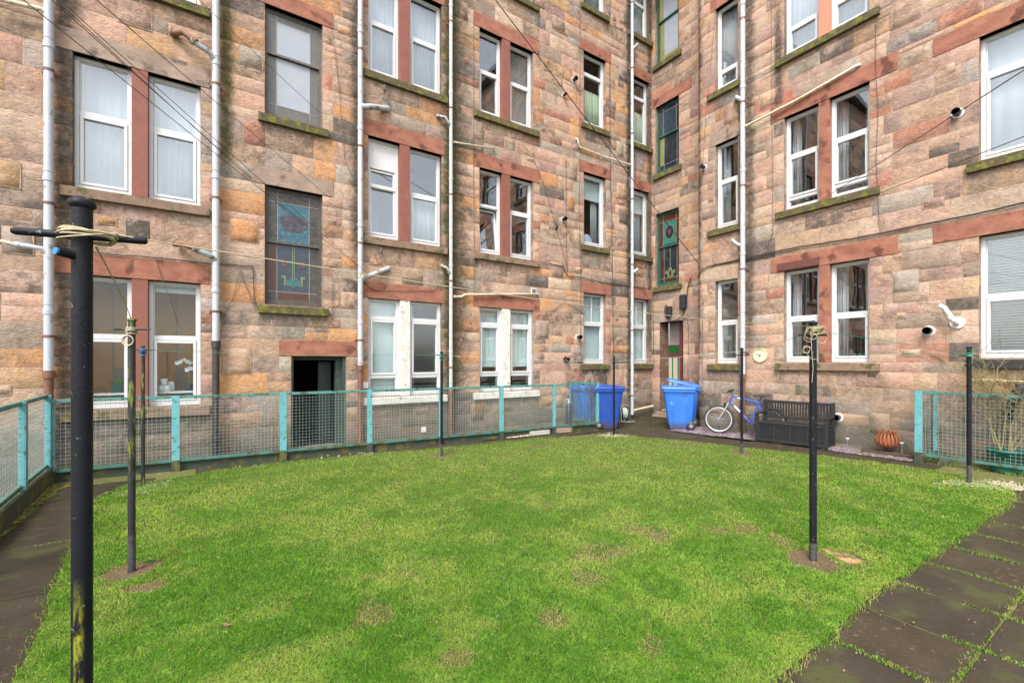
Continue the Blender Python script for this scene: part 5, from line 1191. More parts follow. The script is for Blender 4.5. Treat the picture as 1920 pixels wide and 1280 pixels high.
line(T(p1, t1, .10)+vx*.03, T(p2, t2, .01), -.02, .0022, 'rope', 'short frayed brown rope from the foreground pole down to the mossy pole')
line(T(p3, t3, .07), T(p4, t4, .05), .03, .0022, 'rope_green', 'thin green line from the blue-twined pole to the teal-lined pole')
line(T(p4, t4, .05), T(p5, t5, .09), .03, .0032, 'rope_white', 'pale grey line between the teal-lined pole and the thin pole by the dark blue bin')
line(T(p5, t5, .09), T(p6, t6, .05), .02, .0032, 'rope_white', 'pale grey line passing in front of the tiled doorway')
line(T(p6, t6, .06), T(p7, t7, .06), .03, .0022, 'rope_green', 'green line from the pole by the bicycle to the pole with tangled rope')
line(T(p7, t7, .06), T(p8, t8, .11), -.01, .0024, 'rope_green', 'green line between the tangled-rope pole and the right-hand green-wrapped pole')
line(T(p6, t6, .04), T(p8, t8, .11), .02, .0028, 'rope_green', 'longer green line across the sill of the ground-floor window pair on the right wing')
# overhead cables from the walls out over the yard
def over(end, px, py, d, m, r, label, ext=1.0, sag=.15):
    st = at(px, py, d); far = Vector(end)+(st-Vector(end))*ext; line(end, far, sag, r, m, label, 'overhead_cable', 'cables strung across the yard', 30, 'overhead cable')
W = lambda px, py: FA.P(wA(px, py)[0], .06, wA(px, py)[1])
W2 = lambda px, py: FB.P(wB(px, py)[0], .06, wB(px, py)[1])
over(W(671, 500), 47, 0, 3.2, 'cable', .0034, 'black cable, lowest of those crossing the white window pair at top left', 1.2, .02)
over(W(563, 414), 100, 0, 3.2, 'cable', .0034, 'black cable ending on the stained glass stair window, one of a close parallel pair', 1.2, .02)
over(W(566, 424), 108, 0, 3.15, 'cable', .003, 'black cable just under its twin towards the stained glass stair window', 1.2, .02)
over(W(690, 515), 116, 0, 3.3, 'cable', .003, 'black cable running down to the grey pipe branch by the middle windows', 1.2, .03)
over(W(624, 378), 184, 0, 3.4, 'cable', .0034, 'black cable passing just above the stained glass stair window', 1.2, .02)
over(W(602, 217), 375, 0, 4.5, 'cable', .003, 'black cable crossing the grey stair window above the stained glass', 1.2, .02)
over(Vector((CB+RN-.05, UN+RN+.02, wB(1300, 497, CB+.2)[1])), 932, 0, 7.0, 'cable', .008, 'thick black cable dropping to the rounded corner beside the stair bay', 1.3, .05)
over(W2(1489, 410), 1925, 126, 2.6, 'cable', .0035, 'upper black cable slanting up to the right past the round flue', 1.3, .01)
over(W2(1409, 457), 1925, 252, 2.9, 'cable', .003, 'lower thin cable slanting up to the right from the white drainpipe', 1.3, .01)
# ---------------------------------------------------------------- wheelie bins
def bin_(loc, rz, body_m, label, lid_open=0., lid_m=None):
    body_m = body_m if body_m.name.endswith('d') else body_m
    root = empty('wheelie_bin', loc, label, 'wheelie bin', 'blue recycling bins by the close door', rz, world=False)
    W_, D_, H_ = .285, .36, .95      # half width, half depth, body height; local x = front
    b = MB(); rings = [(0, .22, .24, .0), (.10, .235, .255, 0), (.16, .245, .28, .0), (.80, .275, .345, .015), (.90, .285, .36, .02), (.905, .305, .385, .02), (.965, .305, .385, .02), (.965, .27, .345, .02), (.90, .262, .335, .02)]
    def ring(z, hw, hd, off):
        r_ = .05; pts = []
        for (sx, sy, a0) in ((1, 1, 0), (-1, 1, 90), (-1, -1, 180), (1, -1, 270)):
            for k in range(5):
                a = math.radians(a0+k*22.5); pts.append((off+sx*(hd-r_)+r_*math.cos(a), sy*(hw-r_)+r_*math.sin(a), z))
        return pts
    vs = []; n = 20
    for rg in rings: vs += ring(*rg)
    fs = [(i*n+j, i*n+(j+1) % n, (i+1)*n+(j+1) % n, (i+1)*n+j) for i in range(len(rings)-1) for j in range(n)]
    fs += [tuple(range(n))[::-1]]; b.add(vs, fs, 0, True)
    for sy in (-1, 1): b.add([(.12, sy*.235, .2), (-.14, sy*.235, .2), (-.17, sy*.266, .78), (.16, sy*.266, .78), (.12, sy*.247, .2), (-.14, sy*.247, .2), (-.17, sy*.281, .78), (.16, sy*.281, .78)], [(4, 5, 6, 7), (0, 1, 5, 4), (1, 2, 6, 5), (2, 3, 7, 6), (3, 0, 4, 7)])
    bo = part(b, 'body', body_m, root, bevel=.004)
    l = MB(); vs = []; lr = [(.965, .315, .40), (.985, .322, .408), (1.02, .31, .395), (1.045, .26, .33), (1.055, .16, .22)]
    for z, hw, hd in lr: vs += ring(z, hw, hd, .03)
    fs = [(i*n+j, i*n+(j+1) % n, (i+1)*n+(j+1) % n, (i+1)*n+j) for i in range(len(lr)-1) for j in range(n)]+[tuple(range((len(lr)-1)*n, len(lr)*n))]
    hx = -.38; ca_, sa_ = math.cos(lid_open), math.sin(lid_open)
    vs = [(hx+(x-hx)*ca_-(z-.975)*sa_*1, y, .975+(x-hx)*sa_+(z-.975)*ca_) for x, y, z in vs]
    l.add(vs, fs, 0, True); part(l, 'lid', lid_m or body_m, root, bevel=.003)
    h_ = MB(); h_.tube([(-.41, -.2, .95), (-.45, -.2, .96), (-.45, .2, .96), (-.41, .2, .95)], .014, 8); part(h_, 'handle', body_m, root)
    for sy in (-1, 1):
        w = MB(); w.lathe([(.0, -.025), (.06, -.025), (.095, -.025), (.10, -.015), (.10, .015), (.095, .025), (.06, .025), (0, .025)], (-.24, sy*.275, .10), 22, axis='y'); wo = part(w, 'wheel', M['black_plastic'], root)
        w = MB(); w.lathe([(0, -.03), (.03, -.03), (.045, -.028), (.045, .028), (.03, .03), (0, .03)], (-.24, sy*.275, .10), 16, axis='y'); part(w, 'hub', mat('grey_hub', (.16, .16, .17), (.24, .24, .25), 9, .5), wo)
    w = MB(); w.tube([(-.24, -.27, .10), (-.24, .27, .10)], .012, 8); part(w, 'axle', M['black_plastic'], root)
    return root
def bin_mat(name, c1, c2): return mat(name, c1, c2, 3, .42, .0006, 60, c3=tuple(v*.75+.02 for v in c1), s3=4, t3=.60)
def muddy(m):
    nt = m.node_tree; bb = nt.nodes['Principled BSDF']; src = bb.inputs['Base Color'].links[0].from_socket; tc = nt.nodes.new('ShaderNodeTexCoord'); sp = nt.nodes.new('ShaderNodeSeparateXYZ'); nt.links.new(tc.outputs['Object'], sp.inputs[0])
    n_ = noise(nt, tc.outputs['Object'], 9, 7, .75); f = mrange(nt, mth(nt, 'ADD', sp.outputs[2], mth(nt, 'MULTIPLY', mth(nt, 'SUBTRACT', n_, .5), .5)), .22, .02)
    c = cmix(nt, mth(nt, 'MULTIPLY', f, .8), src, (.09, .07, .055)); mp = nt.nodes.new('ShaderNodeMapping'); nt.links.new(tc.outputs['Object'], mp.inputs[0]); mp.inputs['Scale'].default_value = (18, 18, 2.4)
    c = cmix(nt, mrange(nt, noise(nt, mp.outputs[0], 1.4, 6, .7), .56, .74, 0, .4), c, (.20, .24, .32)); nt.links.new(c, bb.inputs['Base Color']); return m
mb1 = bin_mat('bright_blue_plastic', (.022, .13, .50), (.035, .17, .58)); mb2 = bin_mat('royal_blue_plastic', (.010, .05, .27), (.015, .07, .34)); mb3 = bin_mat('mid_blue_plastic', (.015, .12, .42), (.025, .16, .50))
for m_ in (mb1, mb2, mb3): muddy(m_)
vd = math.atan2(K1, K2)      # heading away from the viewer
q = gp(1282, 806); q.z = 0; ux = math.atan2(K1*0+K2*1, -K1) 
left = AV+math.pi            # heading to the viewer's left
B1 = bin_(q+Vector((K2, K1, 0))*.27, left-.30, mb1, 'bright blue bin in front of the stone close door, faded number on its side')
# faded white house number on the bin's side
cu = bpy.data.curves.new('house_number', 'FONT'); cu.body = '2/1\n52'; cu.size = .10; cu.extrude = .001; cu.align_x = 'CENTER'
tmp = bpy.data.objects.new('tmp', cu); COL.objects.link(tmp); dg = bpy.context.evaluated_depsgraph_get(); me = bpy.data.meshes.new_from_object(tmp.evaluated_get(dg)); bpy.data.objects.remove(tmp)
me.materials.append(mat('faded_white_paint', (.34, .46, .66), (.12, .26, .62), 40, .6)); no = bpy.data.objects.new('number_marking', me); COL.objects.link(no); no.parent = B1
no.location = (.165, .283, .66); no.rotation_euler = (math.radians(90), 0, math.pi)
no.location = (.18, .268, .70)
rq = ray(1279, HY); rq.z = 0; bin_(q+rq.normalized()*1.02, left-.30, mb1, 'bright blue bin with its lid propped open, right behind the numbered bin', .20)
q = gp(1138, 804); bin_(q+Vector((K2, K1, 0))*.24, AV+.12+.0, mb2, 'dark royal blue bin at the end of the long fence, its wheel towards the lawn')
q = Vector((8.02, 8.66, 0)); bin_(q, AV+.35, mb3, 'mid blue bin against the wall, seen through the fence mesh')
# ---------------------------------------------------------------- hose reel
q = gp(1170, 790); q.z = 0; hr = empty('hose_reel', q, 'black reel of pale green hose on the ground beside the dark blue bin', 'hose reel', rz=0)
ax = Vector((math.cos(AV), math.sin(AV), 0)); R_ = Matrix.Rotation(AV, 4, 'Z')
def lat(mb, prof, c, n=26): mb.lathe(prof, c, n, axis='x', M4=R_)
for k in (-1, 1): w = MB(); lat(w, [(0, .07*k), (.04, .07*k), (.19, .07*k), (.20, .075*k), (.20, .085*k), (.19, .09*k), (0, .09*k)], q+Z*.22); part(w, 'flange', M['black_plastic'], hr)
w = MB()
for k in range(7): w.tube([q+Z*.22+ax*(-.06+.02*k)+(vy*math.cos(t)+Z*math.sin(t))*(.145+.008*(k % 2)) for t in np.linspace(0, 2*math.pi, 28)], .0125, 8, close=True)
w.tube([q+Z*.08+ax*.03, q+Z*.02+ax*-.02-vy*.08, q+Z*.012-ax*.2-vy*.1, q+Z*.012+ax*.1-vy*.15, q+Z*.012+ax*.3-vy*.02], .010, 8)
part(w, 'hose', mat('pale_green_hose', (.28, .36, .32), (.40, .46, .42), 12, .4), hr)
w = MB(); w.tube([q+ax*-.09+Z*.0-vy*.1, q+ax*-.09+Z*.46, q+ax*.09+Z*.46, q+ax*.09+Z*.0-vy*.1], .010, 8); part(w, 'stand', mat('grey_stand', (.3, .3, .3), (.4, .4, .4), 9, .4), hr)
# black gas-like canister with a white spout behind the fence
u, z = wA(1060, 740); c_ = Vector((u, CA-.14, 0)); w = MB(); w.lathe([(0, 0), (.07, 0), (.075, .02), (.075, .50), (.05, .54), (.02, .56)], c_, 18); cn = w.build('water_butt_pump', mat('navy_plastic', (.02, .025, .05), (.03, .035, .06), 9, .4), origin=c_); tag(cn, 'narrow navy canister with a white hooked spout standing behind the fence mesh', 'canister')
w = MB(); w.tube([c_+Z*.55, c_+Z*.62, c_+Z*.66-vx*.02, c_+Z*.67-vx*.05], .012, 8); part(w, 'spout', M['white_plastic'], cn)
# blocks and broken board under the long fence
for (x0, x1, pyb, hh, mm, lb, nm, ct) in ((654, 660, 0, 0, 0, 0, 0, 0),): pass
def block(px0, px1, hh, dy, mm, lb, nm='concrete_block', ct='block', thick=.12, sk=0.):
    a, c = fx(px0), fx(px1); b = MB(); ya, yc = FAy(a)-dy, FAy(c)-dy
    b.add([(a, ya, 0), (c, yc, 0), (c, yc+thick, 0), (a, ya+thick, 0), (a, ya, hh-sk), (c, yc, hh), (c, yc+thick, hh), (a, ya+thick, hh-sk)], [(0, 3, 2, 1), (4, 5, 6, 7), (0, 1, 5, 4), (1, 2, 6, 5), (2, 3, 7, 6), (3, 0, 4, 7)])
    return tag(b.build(nm, mm, origin=(a, ya, 0), bevel=.008), lb, ct)
block(994, 1030, .10, .02, M['concrete'], 'plain grey concrete block under the fence, left of the mossy post foot', thick=.12)
block(1041, 1073, .115, .02, M['buff_stone'], 'mossy pale stone block under the last fence panel', 'stone_block')
block(905, 932, .06, .0, M['kerb_wood'], 'small dark wooden block under the fence near the white sill', 'wood_block')
block(950, 992, .035, .05, mat('broken_board', (.45, .36, .30), (.62, .58, .55), 25, .7, c3=(.18, .07, .05), s3=30, t3=.5), 'broken pinkish board with peeling white scraps, lying under the fence', 'broken_board', 'board', .18, .02)
# ---------------------------------------------------------------- storage bench
bp_ = gp(1416, 826); bench = empty('storage_bench', bp_, 'black plastic storage bench with slatted back and panelled front', 'bench', rz=math.radians(8.5), world=False)
BM = mat('black_bench_plastic', (.009, .009, .011), (.018, .018, .021), 6, .6, .001, 40)
# local: x into the wall, y negative along the wall to the viewer's right
LB = 1.27; DB = .50
def lb(name, boxes, bev=.006, parent=bench):
    m = MB()
    for a, c in boxes: m.box(a, c)
    return part(m, name, BM, parent, bevel=bev)
lb('storage_box', [((.03, -LB+.02, .03), (DB-.03, -.02, .36))])
lb('front_frame', [((.012, -LB+.06, .02), (.03, -.06, .07)), ((.012, -LB+.06, .33), (.03, -.06, .37))]+[((.010, -.06-i*(LB-.12)/4-.025, .07), (.03, -.06-i*(LB-.12)/4+.025, .33)) for i in range(5)])
pm = MB()
for i in range(4):
    for k in range(9): z = .085+k*.027; y1 = -.06-i*(LB-.12)/4-.03; y0 = -.06-(i+1)*(LB-.12)/4+.03; pm.box((.020, y0, z), (.031, y1, z+.019))
part(pm, 'front_panel', BM, bench)
em = MB()
for k in range(9): z = .06+k*.032; em.box((.06, -LB+.008, z), (DB-.06, -LB+.021, z+.025)); em.box((.06, -.021, z), (DB-.06, -.008, z+.025))
part(em, 'end_panel', BM, bench)
lb('seat', [((.0, -LB+.03, .375), (DB-.05, -.03, .41))])
for y in (-.03, -LB+.03):
    lb('leg', [((.0, y-.03, .0), (.055, y+.03, .56))]); lb('leg', [((DB-.055, y-.03, .0), (DB, y+.03, .84))])
    lb('armrest', [((-.02, y-.035, .555), (DB-.03, y+.035, .59))], .012)
bk = lb('backrest', [((DB-.05, -LB+.03, .77), (DB-.012, -.03, .83)), ((DB-.05, -LB+.03, .46), (DB-.012, -.03, .51))])
for i in range(23): y = -.075-i*(LB-.15)/22; lb('slat', [((DB-.04, y-.014, .505), (DB-.022, y+.014, .775))], 0, bk)
# ---------------------------------------------------------------- bicycle
FW = gp(1346, 812); FW.z = 0
bk = empty('bicycle', FW, 'blue mountain bike with silver rims leaning behind the black bench', 'bicycle', rz=0)
R0 = .32; fwc = Vector((9.60, FW.y, 0)); fwc = FW.copy(); rwc = Vector((9.86, FW.y-1.03, 0)); dv = (rwc-fwc); dv.z = 0; dv.normalize(); sd = Vector((-dv.y, dv.x, 0))*-1
up = (Z+Vector((.10, 0, 0))).normalized()
def bp(x, z, s=0.): return FW+dv*x+up*z+sd*s       # x back from the front axle, z up from the ground
blue = mat('bike_blue_paint', (.02, .075, .42), (.03, .10, .52), 4, .25); silver = mat('bike_alloy', (.52, .53, .55), (.60, .61, .62), 9, .35, metal=.6); tyre = mat('tyre_rubber', (.022, .021, .021), (.045, .042, .04), 20, .8)
def wheel(c, ax_, name):
    a1 = up; a2 = ax_.cross(up).normalized(); circ = lambda r, n, s=0: [c+(a1*math.sin(t)+a2*math.cos(t))*r+ax_*s for t in np.linspace(0, 2*math.pi, n, endpoint=False)]
    m = MB(); m.tube(circ(R0-.022, 48), .022, 8, close=True); wo = part(m, name, tyre, bk)
    m = MB(); m.tube(circ(R0-.050, 48), .011, 6, close=True); m.tube(circ(R0-.060, 48), .007, 6, close=True); part(m, 'rim', silver, wo)
    m = MB()
    for k in range(28):
        t = k*2*math.pi/28; t2 = t+.28*(1 if k % 2 else -1); s_ = .028*(1 if k % 4 < 2 else -1)
        m.tube([c+(a1*math.sin(t2)+a2*math.cos(t2))*.022+ax_*s_, c+(a1*math.sin(t)+a2*math.cos(t))*(R0-.052)], .0016, 4, cap=False)
    part(m, 'spokes', silver, wo)
    m = MB(); m.tube([c-ax_*.05, c-ax_*.03, c+ax_*.03, c+ax_*.05], [.012, .022, .022, .012], 12); part(m, 'hub', silver, wo)
st_ = Matrix.Rotation(.22, 3, 'Z'); sx = st_ @ sd
wheel(bp(0, R0), sx, 'wheel'); wheel(bp(1.04, R0), sd, 'wheel')
m = MB()
HT, HB, BB, ST_, RA = bp(.26, .86), bp(.22, .74), bp(.66, .30), bp(.80, .74), bp(1.04, R0)
m.tube([HB-up*.02, HT+up*.02], .019, 12); m.tube([HB+(BB-HB)*.02, BB], .021, 12); m.tube([HT, HT+(ST_-HT)*.5+up*.012, ST_], .017, 12); m.tube([BB, ST_, ST_+(ST_-BB).normalized()*.05], .016, 12)
for s in (-.05, .05): m.tube([BB+sd*s*.6, RA+sd*s], .009, 8); m.tube([ST_-up*.03+sd*s*.3, RA+sd*s], .009, 8)
m.tube([BB-sd*.04, BB+sd*.04], .023, 12); part(m, 'frame', blue, bk)
m = MB(); m.tube([HB+(BB-HB)*.22, HB+(BB-HB)*.5], .0225, 12); m.tube([HT+(ST_-HT)*.2, HT+(ST_-HT)*.36], .0185, 12); part(m, 'white_decal', mat('white_decal', (.6, .62, .68), (.5, .54, .66), 9, .4), bk)
m = MB()
for s in (-.055, .055): m.tube([bp(0, R0)+sx*s, bp(.15, .62)+sx*s, bp(.17, .68)+sx*s*.9], .014, 8)
m.tube([bp(.17, .68)-sx*.06, bp(.17, .68)+sx*.06], .02, 8); m.tube([bp(.17, .68), HB], .016, 8); part(m, 'fork', silver, bk)
m = MB(); m.tube([bp(.12, .60)-sx*.03, bp(.12, .70)], .03, 8); part(m, 'number_plate', M['black_plastic'], bk)
m = MB(); m.tube([HT, HT+up*.07, HT+up*.10-dv*.08], .015, 8); hc = HT+up*.10-dv*.08
m.tube([hc-sx*.30+dv*.09+up*.03, hc-sx*.14+up*.02, hc-sx*.05, hc+sx*.05, hc+sx*.14+up*.02, hc+sx*.30+dv*.09+up*.03], .0125, 8); part(m, 'handlebar', M['black_plastic'], bk)
for s in (-1, 1):
    m = MB(); m.tube([hc+sx*s*.19+dv*.035+up*.024, hc+sx*s*.31+dv*.095+up*.032], .018, 8); part(m, 'grip', M['black_plastic'], bk)
    m = MB(); m.tube([hc+sx*s*.17+dv*.03, hc+sx*s*.20-dv*.05-up*.02, hc+sx*s*.27-dv*.03-up*.03], .006, 6); part(m, 'brake_lever', M['black_plastic'], bk)
m = MB(); tp_ = ST_+(ST_-BB).normalized()*.14; m.tube([ST_, tp_], .0135, 8); part(m, 'seat_post', M['black_plastic'], bk)
m = MB(); vs = []
for i, (x, w_, h_) in enumerate([(-.15, .012, .0), (-.10, .022, .006), (0, .035, .008), (.07, .065, .012), (.12, .075, .022), (.14, .05, .028)]):
    for k in range(9): a = math.pi*k/8; vs.append(tp_+dv*x+sd*w_*math.cos(a)+up*(h_+.028*math.sin(a)))
m.add(vs, [(i*9+j, i*9+j+1, (i+1)*9+j+1, (i+1)*9+j) for i in range(5) for j in range(8)], 0, True); part(m, 'saddle', M['black_plastic'], bk, solid=.02)
m = MB(); m.tube([BB+sd*.06+(up*math.sin(t)+dv*math.cos(t))*.085 for t in np.linspace(0, 2*math.pi, 26, endpoint=False)], .006, 6, close=True)
m.tube([BB-sd*.08, BB+sd*.08], .014, 8); m.tube([BB+sd*.08, BB+sd*.085+dv*.08-up*.15], .010, 8); m.tube([BB-sd*.08, BB-sd*.085-dv*.08+up*.15], .010, 8)
for s, q_ in ((1, dv*.08-up*.15), (-1, -dv*.08+up*.15)): c_ = BB+sd*s*.085+q_; m.box((-.045, -.03, -.01), (.045, .03, .01), 0, lambda a, c, e: c_+dv*a+sd*(c+s*.05)+up*e)
part(m, 'crankset', M['black_plastic'], bk)
m = MB(); m.tube([HT+up*.05-sx*.1-dv*.05, bp(.05, .80)-sx*.05, bp(.12, .66)], .004, 5); m.tube([HT+up*.05+sx*.1-dv*.05, bp(.1, .78)+sx*.05, HB+(BB-HB)*.2], .004, 5); part(m, 'brake_cable', M['black_plastic'], bk)
# ---------------------------------------------------------------- wall clock, ten to seven
u, z = wB(1426, 666); cP = FB.P(u, 0, z); ck = empty('wall_clock', cP, 'round pale yellow clock on the right wing beside the white drainpipe', 'clock')
rC = .155; m = MB(); m.lathe([(0, 0), (rC, 0), (rC, -.030), (rC-.008, -.040), (rC-.018, -.034), (rC-.02, -.022)], cP, 40, axis='x'); part(m, 'rim', mat('pale_yellow_plastic', (.62, .56, .30), (.68, .61, .36), 6, .4), ck)
m = MB(); m.lathe([(0, -.022), (rC-.018, -.022)], cP, 40, axis='x'); part(m, 'face', mat('cream_clock_face', (.70, .65, .42), (.74, .69, .47), 6, .5), ck)
def hand(nm, mins, L_, w_):
    a = mins/60*2*math.pi; dy = -math.sin(a); dz = math.cos(a); m = MB(); d_ = Vector((0, dy, dz)); n_ = Vector((0, -dz, dy)); c0 = cP+Vector((-.026, 0, 0))
    m.add([c0-d_*.02+n_*w_, c0-d_*.02-n_*w_, c0+d_*L_-n_*w_*.6, c0+d_*L_+n_*w_*.6], [(0, 1, 2, 3)]); part(m, nm, M['black_plastic'], ck, solid=.003)
hand('minute_hand', 48.5, .10, .006); hand('hour_hand', 34, .066, .008)
m = MB()
for k in range(12): a = k*math.pi/6; d_ = Vector((0, -math.sin(a), math.cos(a))); n_ = Vector((0, -d_.z, d_.y)); c0 = cP+Vector((-.0235, 0, 0)); m.add([c0+d_*.112+n_*.002, c0+d_*.112-n_*.002, c0+d_*.125-n_*.002, c0+d_*.125+n_*.002], [(0, 1, 2, 3)])
part(m, 'hour_marks', mat('ochre_marks', (.25, .2, .08)), ck)
# ---------------------------------------------------------------- rusty tulip fire bowl on a plank
q = ray(1661, HY); q = q*(9.83/q.x); q.z = 0
m = MB(); m.box((-.10, -.37, 0), (.13, .37, .065), 0, lambda a, c, e: q+Vector((a+.03, c-.02, e))); pl = m.build('timber_plank', mat('wet_dark_timber', (.045, .028, .018), (.09, .055, .035), 6, .7, .006, 30, stretch=(4, .6, 4)), origin=q, bevel=.01); tag(pl, 'dark wet timber sleeper under the rusty fire bowl', 'plank')
c_ = ray(1664, HY); c_ = c_*(9.86/c_.x); c_.z = .065; fb = empty('fire_bowl', c_, 'rusty steel fire bowl of curled tulip petals on the dark plank', 'fire bowl')
rust = mat('rust', (.20, .065, .028), (.32, .11, .045), 14, .85, .003, 60, c3=(.10, .035, .02), s3=18)
m = MB()
NP = 16; prof = [(.05, .07), (.11, .085), (.155, .13), (.17, .19), (.155, .25), (.125, .30), (.115, .335), (.135, .37), (.165, .385)]; wd_ = [.42, .40, .36, .34, .33, .30, .22, .12, .02]
for k in range(NP):
    a0 = 2*math.pi*k/NP; vs = []
    for (r_, z_), w_ in zip(prof, wd_):
        hw = w_*math.pi/NP*1.0
        for sgn in (-1, 0, 1): a = a0+sgn*hw*1.9; rr_ = r_*1.0+(.006 if sgn == 0 else 0); vs.append(c_+Vector((rr_*math.cos(a), rr_*math.sin(a), z_)))
    m.add(vs, [(i*3+j, i*3+j+1, (i+1)*3+j+1, (i+1)*3+j) for i in range(len(prof)-1) for j in range(2)], 0, True)
part(m, 'petals', rust, fb, solid=.005)
m = MB(); m.lathe([(0, .065), (.08, .07), (.12, .095), (.11, .10), (0, .075)], c_, 24); part(m, 'dish', rust, fb)
for k in range(3): a = k*2.1+.4; m = MB(); m.tube([c_+Vector((.06*math.cos(a), .06*math.sin(a), .07)), c_+Vector((.10*math.cos(a), .10*math.sin(a), 0.004))], .007, 6); part(m, 'leg', M['pole_foot'], fb)
# solar stake lights
def stake(px, py, label, tilt):
    q = gp(px, py); q.z = 0; m = MB(); tp = q+Vector((0, tilt, .20)); m.tube([q-Z*.02, tp], .008, 10); o = m.build('stake_light', mat('steel_stake', (.45, .46, .48), (.36, .37, .39), 12, .3, metal=.7), origin=q); tag(o, label, 'garden light', 'small steel stake lights')
    m = MB(); m.lathe([(0, .0), (.014, .0), (.014, .03), (.030, .035), (.030, .045), (.012, .052), (0, .053)], tp, 16); part(m, 'lamp_head', M['white_plastic'], o)
stake(1587, 846, 'short steel stake light near the end of the bench, leaning slightly', -.015); stake(1691, 856, 'steel stake light beside the plank of the fire bowl', .0)
# ---------------------------------------------------------------- shrub in a green tub
q = Vector((9.84, wB(1887)[0]*.985, 0)); q = Vector((9.83, 1.50, 0)); r = ray(1886, HY); q = Vector((9.83, 9.83*r.y/r.x, 0))
tub = empty('plant_tub', q, 'round green plastic tub behind the right-hand fence', 'plant tub'); tm = mat('green_tub_plastic', (.012, .10, .075), (.02, .14, .10), 8, .5)
m = MB(); m.lathe([(0, .0), (.155, .0), (.165, .02), (.20, .30), (.215, .30), (.218, .335), (.20, .34), (.195, .30), (0, .29)], q, 30); part(m, 'tub', tm, tub)
m = MB(); m.lathe([(.0, .295), (.194, .300)], q, 24); part(m, 'soil', M['earth'], tub)
sh = empty('bare_shrub', q+Z*.29, 'leafless spiky rose shrub growing from the green tub', 'shrub')
stem_m = mat('green_brown_stem', (.22, .21, .08), (.30, .22, .12), 14, .7, .001, 60); twig_m = mat('olive_twig', (.20, .22, .07), (.28, .19, .10), 16, .7); leaf_m = mat('small_new_leaf', (.08, .12, .02), (.16, .10, .03), 20, .6)
def grow(mb, lf, p, d, L_, r_, depth):
    pts = [p]; dd = d.normalized(); n = 5
    for i in range(n):
        dd = (dd+Vector((random.gauss(0, .10), random.gauss(0, .13), random.gauss(.02, .06)))).normalized(); p = p+dd*L_/n; p.x = min(p.x, CB-.03); pts.append(p.copy())
    mb.tube(pts, [r_*(1-.55*i/n) for i in range(n+1)], 5)
    if depth == 0:
        for _ in range(5):
            c = random.choice(pts[1:])+Vector((random.gauss(0, .006), random.gauss(0, .006), 0)); s_ = .007; a = random.uniform(0, 6.28); v1 = Vector((math.cos(a), math.sin(a), .5))*s_; v2 = Vector((-math.sin(a), math.cos(a), .3))*s_*.6; lf.add([c, c+v1+v2, c+v1*2, c+v1-v2], [(0, 1, 2, 3)])
        return
    for k in range(random.choice((3, 3, 4))):
        q_ = pts[random.choice((2, 3, 4, 5))]; az = random.uniform(0, 6.28); tilt = random.uniform(.5, 1.15); nd = (dd*math.cos(tilt)+Vector((math.cos(az)*.45, math.sin(az)*1.1, .15)).normalized()*math.sin(tilt)); grow(mb, lf, q_, nd, L_*random.uniform(.55, .8), max(r_*.62, .0028), depth-1)
lf = MB()
for k in range(12):
    m = MB(); a = random.uniform(0, 6.28); tw = MB()
    grow(m, lf, q+Vector((.06*math.cos(a), .06*math.sin(a), .29)), Vector((.03*math.cos(a)-.01, .16*math.sin(a), 1)), random.uniform(.62, .86), .013, 3 if k < 7 else 2)
    part(m, 'branch', stem_m if k % 2 else twig_m, sh)
part(lf, 'leaves', leaf_m, sh)
r1 = ray(1905, HY); kx = 9.78; hp = Vector((kx, kx*r1.y/r1.x, 0)); m = MB(); m.tube([hp+Vector((.06, -.10, 1.30)), hp+Vector((.04, -.03, 1.27)), hp+Vector((.05, .02, 1.12)), hp+Vector((.06, .05, .95)), hp+Vector((.07, .07, .76))], [.03, .055, .062, .05, .03], 12)
hb = m.build('black_sack', M['black_plastic'], origin=hp); tag(hb, 'limp black plastic sack hanging over the fence at the right edge', 'sack')
# ---------------------------------------------------------------- things on the inner window ledge of the ground floor left window
zl = 1.15; led = CA+.24
a0 = wA(283)[0]; m = MB(); m.box((SA(-1.73)+.03, CA+.20, zl-.03), (SA(-.25)-.03, CA+.55, zl)); part(m, 'window_board', M['upvc'], bld)
rolls = [(wA(293)[0], 0), (wA(304)[0], 0), (wA(298)[0], 1)]
for i, (x, lv) in enumerate(rolls):
    p = Vector((x+.04, led+.02, zl+lv*.105)); m = MB(); m.lathe([(.02, .0), (.052, .0), (.055, .003), (.055, .100), (.052, .103), (.02, .103), (.018, .05), (.02, 0)], p, 22); tag(m.build('toilet_roll', M['white_plastic'], origin=p), ['white paper roll at the left end of the ledge', 'white paper roll on the ledge nearer the orchid', 'topmost white paper roll of the stack in the window'][i], 'paper roll', 'paper rolls stacked in the window')
m = MB(); p = Vector((wA(300)[0]+.02, led+.14, zl)); m.box((-.14, -.05, 0), (.14, .05, .16), 0, lambda a, c, e: p+Vector((a, c, e))); tag(m.build('paper_pack', M['white_plastic'], origin=p, bevel=.02), 'white pack standing behind the paper rolls in the window', 'pack')
p = Vector((wA(345)[0]+.05, led+.10, zl)); oc = empty('orchid', p, 'white orchid in a small dark pot on the ledge of the brown-lit window', 'houseplant')
m = MB(); m.lathe([(0, 0), (.04, 0), (.055, .09), (.058, .10), (.05, .10), (.045, .085), (0, .085)], p, 20); part(m, 'pot', mat('dark_grey_pot', (.06, .06, .065), (.08, .08, .085), 9, .5), oc)
m = MB(); spx = [p+Z*.08, p+Z*.28+Vector((-.005, 0, 0)), p+Z*.42+Vector((-.03, 0, 0)), p+Z*.50+Vector((-.09, 0, 0)), p+Z*.48+Vector((-.15, 0, 0))]; m.tube(spx, .004, 6); m.tube([p+Z*.08, p+Z*.24+Vector((.01, 0, 0)), p+Z*.32+Vector((.03, 0, 0))], .004, 6); part(m, 'stem', stem_m, oc)
m = MB()
